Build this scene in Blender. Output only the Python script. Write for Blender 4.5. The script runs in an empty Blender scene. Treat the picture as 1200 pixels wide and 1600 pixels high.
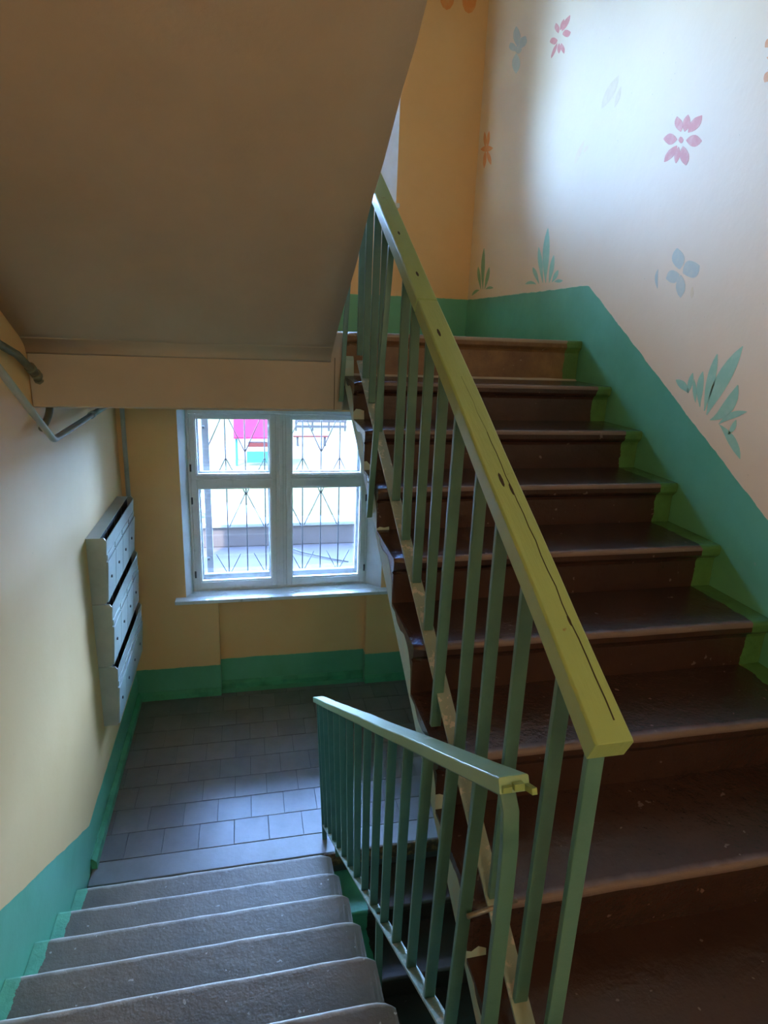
import bpy, bmesh, math, random
from mathutils import Vector, Matrix, noise

random.seed(7)
scene = bpy.context.scene
COL = scene.collection

# ------------------------------------------------------------------ camera
cam_data = bpy.data.cameras.new('camera')
cam = bpy.data.objects.new('camera', cam_data)
COL.objects.link(cam)
YAW, PITCH, ROLL = 0.2260, 0.2822, 0.0401
fw = Vector((math.sin(YAW) * math.cos(PITCH), math.cos(YAW) * math.cos(PITCH), -math.sin(PITCH)))
rt = Vector((math.cos(YAW), -math.sin(YAW), 0))
up = rt.cross(fw)
rt2 = rt * math.cos(ROLL) + up * math.sin(ROLL)
up2 = up * math.cos(ROLL) - rt * math.sin(ROLL)
M = Matrix((rt2, up2, -fw)).transposed().to_4x4()
M.translation = Vector((-0.0598, -3.1422, 0.0448))
cam.matrix_world = M
cam_data.sensor_fit = 'VERTICAL'
cam_data.sensor_height = 36.0
cam_data.lens = 970.07 / 1600 * 36.0
cam_data.clip_start = 0.02
scene.camera = cam

# ------------------------------------------------------------------ world, sun, exposure
world = bpy.data.worlds.new('sky')
scene.world = world
world.use_nodes = True
nt = world.node_tree
bg = nt.nodes['Background']
tc = nt.nodes.new('ShaderNodeTexCoord')
sep = nt.nodes.new('ShaderNodeSeparateXYZ')
ramp = nt.nodes.new('ShaderNodeValToRGB')
ramp.color_ramp.elements[0].position = 0.0
ramp.color_ramp.elements[0].color = (0.37, 0.61, 1.0, 1)
ramp.color_ramp.elements[1].position = 0.7
ramp.color_ramp.elements[1].color = (0.17, 0.32, 0.72, 1)
nt.links.new(tc.outputs['Generated'], sep.inputs[0])
nt.links.new(sep.outputs['Z'], ramp.inputs[0])
nt.links.new(ramp.outputs[0], bg.inputs[0])
bg.inputs[1].default_value = 11.0

sun_data = bpy.data.lights.new('sun', 'SUN')
sun = bpy.data.objects.new('sun', sun_data)
COL.objects.link(sun)
sun_data.energy = 5.0
sun_data.color = (1.0, 0.93, 0.80)
sun_data.angle = math.radians(0.8)
sun.rotation_euler = Vector((0.35, 0.62, -0.72)).to_track_quat('-Z', 'Y').to_euler()

scene.view_settings.view_transform = 'Standard'
scene.view_settings.look = 'None'
scene.view_settings.exposure = 3.55
scene.view_settings.gamma = 1.0
scene.view_settings.use_curve_mapping = False

# light portals in the two window openings: they only guide the sampling of the sky
for nm, pz, ph in (('window_portal', -1.40, 1.62), ('window_portal', 1.75, 1.58)):
    pd = bpy.data.lights.new(nm, 'AREA')
    pd.shape = 'RECTANGLE'
    pd.size, pd.size_y = 1.66, ph
    pd.cycles.is_portal = True
    po = bpy.data.objects.new(nm, pd)
    po.location = (0.265, 2.345, pz)
    po.rotation_euler = (math.radians(-90), 0, 0)
    COL.objects.link(po)

# brightness of the unseen fill lamp added on the wall behind the viewer
FILL_RADIANCE = 5.6

# ------------------------------------------------------------------ dimensions (metres)
T, R = 0.30, 0.1757            # tread, riser
XL, XA, XB, XR = -1.0261, 0.3815, 0.4347, 1.7419
YW = 1.956                     # inner face of the window wall
ZLOW = -3.142                  # lower half landing
ZUP = 0.035                    # upper half landing
ZCAM = -1.572                  # landing of the viewer
ZGND = -4.72
YREAR = -4.7
S = R / T

# ------------------------------------------------------------------ mesh helpers
def link(name, bm, mats, parent=None, smooth=False, bevel=0.0, seg=2):
    me = bpy.data.meshes.new(name)
    bmesh.ops.recalc_face_normals(bm, faces=bm.faces[:])
    bm.to_mesh(me)
    bm.free()
    for m in (mats if isinstance(mats, (list, tuple)) else [mats]):
        me.materials.append(m)
    if smooth:
        for p in me.polygons:
            p.use_smooth = True
    o = bpy.data.objects.new(name, me)
    COL.objects.link(o)
    if parent:
        o.parent = parent
    if bevel:
        b = o.modifiers.new('bevel', 'BEVEL')
        b.width = bevel
        b.segments = seg
        b.limit_method = 'ANGLE'
        b.angle_limit = math.radians(40)
        for p in me.polygons:
            p.use_smooth = True
        w = o.modifiers.new('wn', 'WEIGHTED_NORMAL')
        w.keep_sharp = False
    return o

def empty(name, label, cat, loc=(0, 0, 0), group=None, kind=None):
    o = bpy.data.objects.new(name, None)
    o.empty_display_size = 0.05
    COL.objects.link(o)
    o.location = loc
    tag(o, label, cat, group, kind)
    return o

def tag(o, label=None, cat=None, group=None, kind=None):
    if label: o['label'] = label
    if cat: o['category'] = cat
    if group: o['group'] = group
    if kind: o['kind'] = kind
    return o

def structure(o, label=None):
    o['kind'] = 'structure'
    if label:
        o['label'] = label
        o['category'] = {'wall': 'wall', 'floor': 'floor', 'ceiling': 'ceiling', 'window': 'window', 'trim': 'beam', 'baseboard': 'baseboard'}.get(o.name.split('_')[0].split('.')[0], 'structure')
    return o

def box(bm, x0, x1, y0, y1, z0, z1, mi=0):
    v = [bm.verts.new(p) for p in ((x0, y0, z0), (x1, y0, z0), (x1, y1, z0), (x0, y1, z0),
                                   (x0, y0, z1), (x1, y0, z1), (x1, y1, z1), (x0, y1, z1))]
    fs = []
    for q in ((0, 3, 2, 1), (4, 5, 6, 7), (0, 1, 5, 4), (1, 2, 6, 5), (2, 3, 7, 6), (3, 0, 4, 7)):
        f = bm.faces.new([v[i] for i in q])
        f.material_index = mi
        fs.append(f)
    return fs

def boxes(*args):
    bm = bmesh.new()
    for a in args:
        box(bm, *a)
    return bm

def prism_x(bm, prof, x0, x1, mi=0):
    """profile of (y, z) extruded along X"""
    a = [bm.verts.new((x0, y, z)) for y, z in prof]
    b = [bm.verts.new((x1, y, z)) for y, z in prof]
    n = len(prof)
    fs = [bm.faces.new(a), bm.faces.new(b[::-1])]
    for i in range(n):
        fs.append(bm.faces.new((a[i], b[i], b[(i + 1) % n], a[(i + 1) % n])))
    for f in fs:
        f.material_index = mi
    return fs

def beam(bm, p0, p1, wx, h, mi=0):
    """bar from p0 to p1 (centre line), wx wide sideways, h thick across"""
    p0, p1 = Vector(p0), Vector(p1)
    d = (p1 - p0).normalized()
    s = d.cross(Vector((0, 0, 1)))
    if s.length < 1e-3:
        s = Vector((1, 0, 0))
    s.normalize()
    u = s.cross(d).normalized()
    vs = []
    for p in (p0, p1):
        for a, b in ((-1, -1), (1, -1), (1, 1), (-1, 1)):
            vs.append(bm.verts.new(p + s * a * wx / 2 + u * b * h / 2))
    for q in ((0, 1, 2, 3), (7, 6, 5, 4), (0, 4, 5, 1), (1, 5, 6, 2), (2, 6, 7, 3), (3, 7, 4, 0)):
        f = bm.faces.new([vs[i] for i in q])
        f.material_index = mi

def tube(bm, pts, r, n=12, mi=0):
    pts = [Vector(p) for p in pts]
    rings = []
    ref = None
    for i, p in enumerate(pts):
        d = (pts[min(i + 1, len(pts) - 1)] - pts[max(i - 1, 0)]).normalized()
        if ref is None:
            ref = d.orthogonal().normalized()
        ref = (ref - d * ref.dot(d)).normalized()
        s = d.cross(ref)
        rr = r[i] if isinstance(r, (list, tuple)) else r
        rings.append([bm.verts.new(p + (ref * math.cos(2 * math.pi * k / n) + s * math.sin(2 * math.pi * k / n)) * rr) for k in range(n)])
    for a, b in zip(rings, rings[1:]):
        for k in range(n):
            f = bm.faces.new((a[k], a[(k + 1) % n], b[(k + 1) % n], b[k]))
            f.smooth = True
            f.material_index = mi
    bm.faces.new(rings[0][::-1]).material_index = mi
    bm.faces.new(rings[-1]).material_index = mi

def arc(a, b, c, n=6):
    """quadratic bend from a to c around corner b"""
    a, b, c = Vector(a), Vector(b), Vector(c)
    return [a * (1 - t) ** 2 + b * 2 * t * (1 - t) + c * t * t for t in [i / n for i in range(n + 1)]]

# ------------------------------------------------------------------ materials
class NT:
    def __init__(self, name):
        self.m = bpy.data.materials.new(name)
        self.m.use_nodes = True
        self.t = self.m.node_tree
        self.b = self.t.nodes['Principled BSDF']
    def n(self, typ, **kw):
        x = self.t.nodes.new(typ)
        for k, v in kw.items():
            setattr(x, k, v)
        return x
    def l(self, a, b):
        self.t.links.new(a, b)
    def math(self, op, a, b=None, c=None, clamp=False):
        x = self.n('ShaderNodeMath', operation=op, use_clamp=clamp)
        for i, v in enumerate((a, b, c)):
            if v is None: continue
            if isinstance(v, (int, float)): x.inputs[i].default_value = v
            else: self.l(v, x.inputs[i])
        return x.outputs[0]
    def noise(self, scale, detail=4, rough=0.6, vec=None, stretch=None):
        x = self.n('ShaderNodeTexNoise')
        x.inputs['Scale'].default_value = scale
        x.inputs['Detail'].default_value = detail
        x.inputs['Roughness'].default_value = rough
        v = vec or self.pos()
        if stretch:
            mp = self.n('ShaderNodeMapping')
            mp.inputs['Scale'].default_value = stretch
            self.l(v, mp.inputs['Vector'])
            v = mp.outputs[0]
        self.l(v, x.inputs['Vector'])
        return x.outputs['Fac']
    def pos(self):
        if not hasattr(self, '_p'):
            self._p = self.n('ShaderNodeNewGeometry').outputs['Position']
        return self._p
    def xyz(self):
        if not hasattr(self, '_s'):
            s = self.n('ShaderNodeSeparateXYZ')
            self.l(self.pos(), s.inputs[0])
            self._s = s.outputs
        return self._s
    def ramp(self, fac, lo, hi):
        x = self.n('ShaderNodeMapRange')
        x.inputs['From Min'].default_value = lo
        x.inputs['From Max'].default_value = hi
        self.l(fac, x.inputs['Value'])
        return x.outputs[0]
    def mix(self, fac, a, b):
        x = self.n('ShaderNodeMix', data_type='RGBA')
        if isinstance(fac, (int, float)): x.inputs[0].default_value = fac
        else: self.l(fac, x.inputs[0])
        for i, v in ((6, a), (7, b)):
            if isinstance(v, tuple): x.inputs[i].default_value = (*v, 1)
            else: self.l(v, x.inputs[i])
        return x.outputs[2]
    def color(self, c):
        if isinstance(c, tuple): self.b.inputs['Base Color'].default_value = (*c, 1)
        else: self.l(c, self.b.inputs['Base Color'])
    def rough(self, v):
        if isinstance(v, (int, float)): self.b.inputs['Roughness'].default_value = v
        else: self.l(v, self.b.inputs['Roughness'])
    def bump(self, h, strength=0.3, dist=0.01):
        x = self.n('ShaderNodeBump')
        x.inputs['Strength'].default_value = strength
        x.inputs['Distance'].default_value = dist
        self.l(h, x.inputs['Height'])
        self.l(x.outputs[0], self.b.inputs['Normal'])

def mat(name, c, rough=0.5, c2=None, scale=6.0, lo=0.45, hi=0.7, bump=0.0, bscale=30.0, metal=0.0, spec=None):
    k = NT(name)
    if c2:
        k.color(k.mix(k.ramp(k.noise(scale), lo, hi), c, c2))
    else:
        k.color(c)
    k.rough(rough)
    k.b.inputs['Metallic'].default_value = metal
    if spec is not None:
        k.b.inputs['Specular IOR Level'].default_value = spec
    if bump:
        k.bump(k.noise(bscale, 5), bump, 0.01)
    return k.m

CREAM = (0.84, 0.62, 0.30)
CREAM_D = (0.76, 0.54, 0.245)
GREEN = (0.15, 0.47, 0.28)
GREEN_D = (0.115, 0.39, 0.21)

def wall_paint(name, base, base2, mode):
    """cream wall paint above a green painted dado; the line follows the stairs"""
    k = NT(name)
    x, y, z = k.xyz()
    wob = k.math('MULTIPLY', k.math('SUBTRACT', k.noise(9, 3), 0.5), 0.02)
    if mode == 'left':
        line = k.math('ADD', k.math('MULTIPLY', k.math('MAXIMUM', k.math('SUBTRACT', 0.179, y), 0.0), S), -2.856)
        g = k.math('LESS_THAN', z, k.math('ADD', line, wob))
    elif mode == 'right':
        line = k.math('ADD', k.math('MULTIPLY', k.math('MINIMUM', k.math('SUBTRACT', y, 0.053), 0.0), 0.604), 0.322)
        g = k.math('LESS_THAN', z, k.math('ADD', line, wob))
    elif mode == 'back':
        a = k.math('LESS_THAN', z, k.math('ADD', wob, -2.852))
        b = k.math('MULTIPLY', k.math('LESS_THAN', z, k.math('ADD', wob, 0.322)), k.math('GREATER_THAN', z, -0.2))
        g = k.math('MAXIMUM', a, b)
    else:
        g = None
    big = k.ramp(k.noise(1.3, 5, 0.65), 0.35, 0.72)
    cream = k.mix(big, base, base2)
    # scuffs and specks of dirt
    sp = k.ramp(k.noise(70, 2, 0.5), 0.745, 0.79)
    cream = k.mix(k.math('MULTIPLY', sp, 0.35), cream, (0.25, 0.17, 0.08))
    green = k.mix(k.ramp(k.noise(3.0, 5), 0.35, 0.7), GREEN, GREEN_D)
    ch = k.ramp(k.noise(26, 4, 0.7), 0.70, 0.74)
    green = k.mix(k.math('MULTIPLY', ch, 0.5), green, (0.30, 0.42, 0.28))
    if g is not None:
        k.color(k.mix(g, cream, green))
        k.rough(k.math('SUBTRACT', 0.55, k.math('MULTIPLY', g, 0.2)))
    else:
        k.color(cream)
        k.rough(0.55)
    h = k.math('ADD', k.noise(5, 4), k.math('MULTIPLY', k.noise(60, 3), 0.15))
    k.bump(h, 0.12, 0.02)
    return k.m

M_WL = wall_paint('cream_and_green_wall_left', (0.93, 0.58, 0.28), (0.89, 0.53, 0.23), 'left')
M_WR = wall_paint('cream_and_green_wall_right', (0.90, 0.66, 0.37), (0.88, 0.62, 0.33), 'right')
M_WB = wall_paint('cream_and_green_wall_back', (0.92, 0.57, 0.25), (0.88, 0.52, 0.21), 'back')
M_CREAM = wall_paint('cream_wall', CREAM, CREAM_D, None)
M_REVEAL = mat('white_reveal_paint', (0.80, 0.80, 0.76), 0.5, (0.70, 0.70, 0.66), 5, bump=0.15, bscale=20)
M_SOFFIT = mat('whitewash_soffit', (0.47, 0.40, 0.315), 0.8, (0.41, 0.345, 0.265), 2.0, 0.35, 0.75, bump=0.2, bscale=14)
M_WOODWHITE = mat('white_window_paint', (0.88, 0.88, 0.86), 0.35, (0.76, 0.76, 0.73), 14, 0.55, 0.75, bump=0.12, bscale=25)
M_OUTERSASH = mat('darkened_outer_sash_paint', (0.16, 0.16, 0.155), 0.6, (0.11, 0.11, 0.10), 18, bump=0.2, bscale=30)  # white paint darkened so the skylit outer sash does not blow out
M_PLINTH = mat('green_plinth_paint', (0.09, 0.38, 0.19), 0.4, (0.05, 0.24, 0.11), 7, 0.45, 0.75, bump=0.25, bscale=30)
M_STENCIL = {
    'pink': mat('pink_stencil_paint', (0.80, 0.23, 0.15), 0.6, (0.84, 0.34, 0.22), 25),
    'orange': mat('orange_stencil_paint', (0.88, 0.32, 0.07), 0.6, (0.88, 0.40, 0.12), 25),
    'blue': mat('blue_stencil_paint', (0.58, 0.55, 0.38), 0.6, (0.66, 0.59, 0.38), 25),
    'faded': mat('faded_yellow_stencil_paint', (0.84, 0.58, 0.27), 0.6, (0.88, 0.63, 0.33), 25),
    'fadedpink': mat('faded_pink_stencil_paint', (0.90, 0.60, 0.37), 0.6, (0.90, 0.64, 0.38), 25),
    'grass': mat('green_stencil_paint', (0.36, 0.58, 0.32), 0.6, (0.44, 0.62, 0.36), 25),
    'grassdark': mat('dull_green_stencil_paint', (0.30, 0.46, 0.18), 0.6, (0.36, 0.50, 0.22), 25),
}

def step_paint(name, base, base2, worn, green_lo=None, green_hi=None, rough=0.35, nose=0.5, strip=None):
    """painted or worn concrete step; front edge paled by scuffing and painted sheen, green strip beside the wall"""
    k = NT(name)
    x, y, z = k.xyz()
    c = k.mix(k.ramp(k.noise(3.2, 6, 0.7), 0.35, 0.7), base, base2)
    sp = k.ramp(k.noise(48, 3, 0.6), 0.70, 0.76)
    c = k.mix(k.math('MULTIPLY', sp, 0.5), c, tuple(v * 0.35 for v in base))
    sp2 = k.ramp(k.noise(33, 2, 0.5), 0.72, 0.74)
    c = k.mix(k.math('MULTIPLY', sp2, 0.55), c, worn)
    tc = k.n('ShaderNodeTexCoord')
    so = k.n('ShaderNodeSeparateXYZ')
    k.l(tc.outputs['Object'], so.inputs[0])
    ly, lz = so.outputs[1], so.outputs[2]
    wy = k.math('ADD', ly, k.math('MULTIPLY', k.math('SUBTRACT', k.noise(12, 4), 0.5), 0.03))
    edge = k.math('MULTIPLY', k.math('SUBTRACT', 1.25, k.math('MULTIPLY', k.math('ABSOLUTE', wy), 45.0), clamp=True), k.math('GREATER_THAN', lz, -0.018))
    c = k.mix(k.math('MULTIPLY', edge, nose), c, worn)  # pale nosing: worn edge plus window sheen put into the colour
    if green_lo is not None or green_hi is not None:
        wx = k.math('ADD', x, k.math('MULTIPLY', k.math('SUBTRACT', k.noise(14, 4), 0.5), 0.05))
        g = k.math('LESS_THAN', wx, green_lo) if green_lo is not None else k.math('GREATER_THAN', wx, green_hi)
        c = k.mix(g, c, k.mix(k.ramp(k.noise(9, 4), 0.4, 0.7), strip or GREEN, tuple(v * 0.75 for v in (strip or GREEN))))
    k.color(c)
    k.rough(rough)
    k.bump(k.math('ADD', k.noise(18, 5), k.math('MULTIPLY', k.noise(90, 3), 0.3)), 0.3, 0.012)
    return k.m

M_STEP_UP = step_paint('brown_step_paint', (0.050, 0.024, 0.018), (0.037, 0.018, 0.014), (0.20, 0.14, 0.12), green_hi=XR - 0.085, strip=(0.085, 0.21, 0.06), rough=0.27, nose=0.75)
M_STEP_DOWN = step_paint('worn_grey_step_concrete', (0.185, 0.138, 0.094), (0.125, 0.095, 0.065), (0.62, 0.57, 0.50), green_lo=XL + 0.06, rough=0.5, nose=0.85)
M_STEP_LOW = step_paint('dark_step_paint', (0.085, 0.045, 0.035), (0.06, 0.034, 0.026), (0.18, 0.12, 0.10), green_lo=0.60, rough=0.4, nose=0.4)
M_STRINGER = mat('pale_green_stringer_paint', (0.34, 0.46, 0.39), 0.5, (0.42, 0.42, 0.33), 16, 0.52, 0.66, bump=0.4, bscale=18)
M_EDGE = mat('worn_landing_edge', (0.10, 0.05, 0.03), 0.5, (0.38, 0.20, 0.08), 22, 0.48, 0.66, bump=0.5, bscale=35)
M_TILE = [mat('grey_floor_tile', c, 0.36, tuple(v * 0.84 for v in c), 9, 0.4, 0.7, bump=0.06, bscale=40, spec=0.9)
          for c in ((0.185, 0.165, 0.16), (0.165, 0.15, 0.145), (0.205, 0.18, 0.172))]
M_GROUT = mat('dark_grout', (0.085, 0.08, 0.08), 0.8, bump=0.2, bscale=60)
M_STRIP = mat('worn_landing_concrete', (0.24, 0.215, 0.205), 0.40, (0.19, 0.17, 0.16), 6, 0.4, 0.7, bump=0.08, bscale=40, spec=0.9)
M_UPFLOOR = mat('painted_landing_floor', (0.30, 0.30, 0.31), 0.3, (0.24, 0.24, 0.25), 5, bump=0.1, bscale=30)
M_METAL = mat('teal_green_metal_paint', (0.080, 0.195, 0.155), 0.34, (0.060, 0.155, 0.125), 8, 0.45, 0.7, bump=0.12, bscale=45)
M_METALWORN = mat('chipped_pale_metal_paint', (0.26, 0.33, 0.27), 0.4, (0.50, 0.47, 0.40), 30, 0.56, 0.62, bump=0.3, bscale=45)
M_RUST = mat('bare_rod', (0.30, 0.28, 0.24), 0.4, (0.16, 0.12, 0.09), 40, metal=0.4)

def wood_rail(name, c, c2, chip, crack=True):
    k = NT(name)
    f = k.noise(2.5, 6, 0.7, stretch=(1, 0.6, 0.6))
    col = k.mix(k.ramp(f, 0.3, 0.75), c, c2)
    ch = k.ramp(k.noise(11, 4, 0.65), 0.67, 0.70)
    col = k.mix(ch, col, chip)
    k.color(col)
    k.rough(0.34)
    k.bump(k.noise(40, 5, stretch=(3, 0.4, 0.4)), 0.2, 0.006)
    return k.m
M_RAIL_UP = wood_rail('yellow_green_rail_paint', (0.30, 0.42, 0.15), (0.25, 0.36, 0.125), (0.22, 0.15, 0.05))
M_RAIL_DN = wood_rail('pale_green_rail_paint', (0.30, 0.46, 0.28), (0.24, 0.40, 0.23), (0.58, 0.60, 0.50))
M_CRACK = mat('dark_crack', (0.03, 0.022, 0.012), 0.9)
M_BOX = mat('grey_green_mailbox_enamel', (0.40, 0.45, 0.40), 0.38, (0.34, 0.39, 0.35), 6, bump=0.05)
M_BOXIN = mat('mailbox_inside_shade', (0.02, 0.02, 0.02), 0.8)
M_LOCK = mat('dull_lock_metal', (0.10, 0.10, 0.10), 0.4, metal=0.7)
M_PIPE = mat('grey_pipe_paint', (0.40, 0.42, 0.40), 0.32, (0.33, 0.35, 0.33), 10)
M_PIPEDARK = mat('olive_pipe_paint', (0.17, 0.17, 0.12), 0.5, (0.12, 0.115, 0.08), 16, bump=0.2)
M_GRILLE = mat('rusty_grille_steel', (0.008, 0.006, 0.006), 0.7, (0.012, 0.009, 0.009), 12)
M_GRILLEPOST = mat('grille_post_paint', (0.09, 0.08, 0.075), 0.6, (0.07, 0.06, 0.058), 9)

def glass_mat():
    k = NT('window_glass')
    t = k.n('ShaderNodeBsdfTransparent')
    t.inputs[0].default_value = (0.97, 0.98, 0.98, 1)
    g = k.n('ShaderNodeBsdfGlossy')
    g.inputs['Roughness'].default_value = 0.02
    fr = k.n('ShaderNodeFresnel')
    fr.inputs[0].default_value = 1.5
    mx = k.n('ShaderNodeMixShader')
    k.l(fr.outputs[0], mx.inputs[0])
    k.l(t.outputs[0], mx.inputs[1])
    k.l(g.outputs[0], mx.inputs[2])
    k.l(mx.outputs[0], k.t.nodes['Material Output'].inputs['Surface'])
    return k.m
M_GLASS = glass_mat()
M_STEP_TOP = step_paint('battered_top_step_paint', (0.12, 0.055, 0.03), (0.26, 0.15, 0.06), (0.40, 0.33, 0.26), green_hi=XR - 0.085, strip=(0.085, 0.21, 0.06), rough=0.45, nose=0.5)

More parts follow.
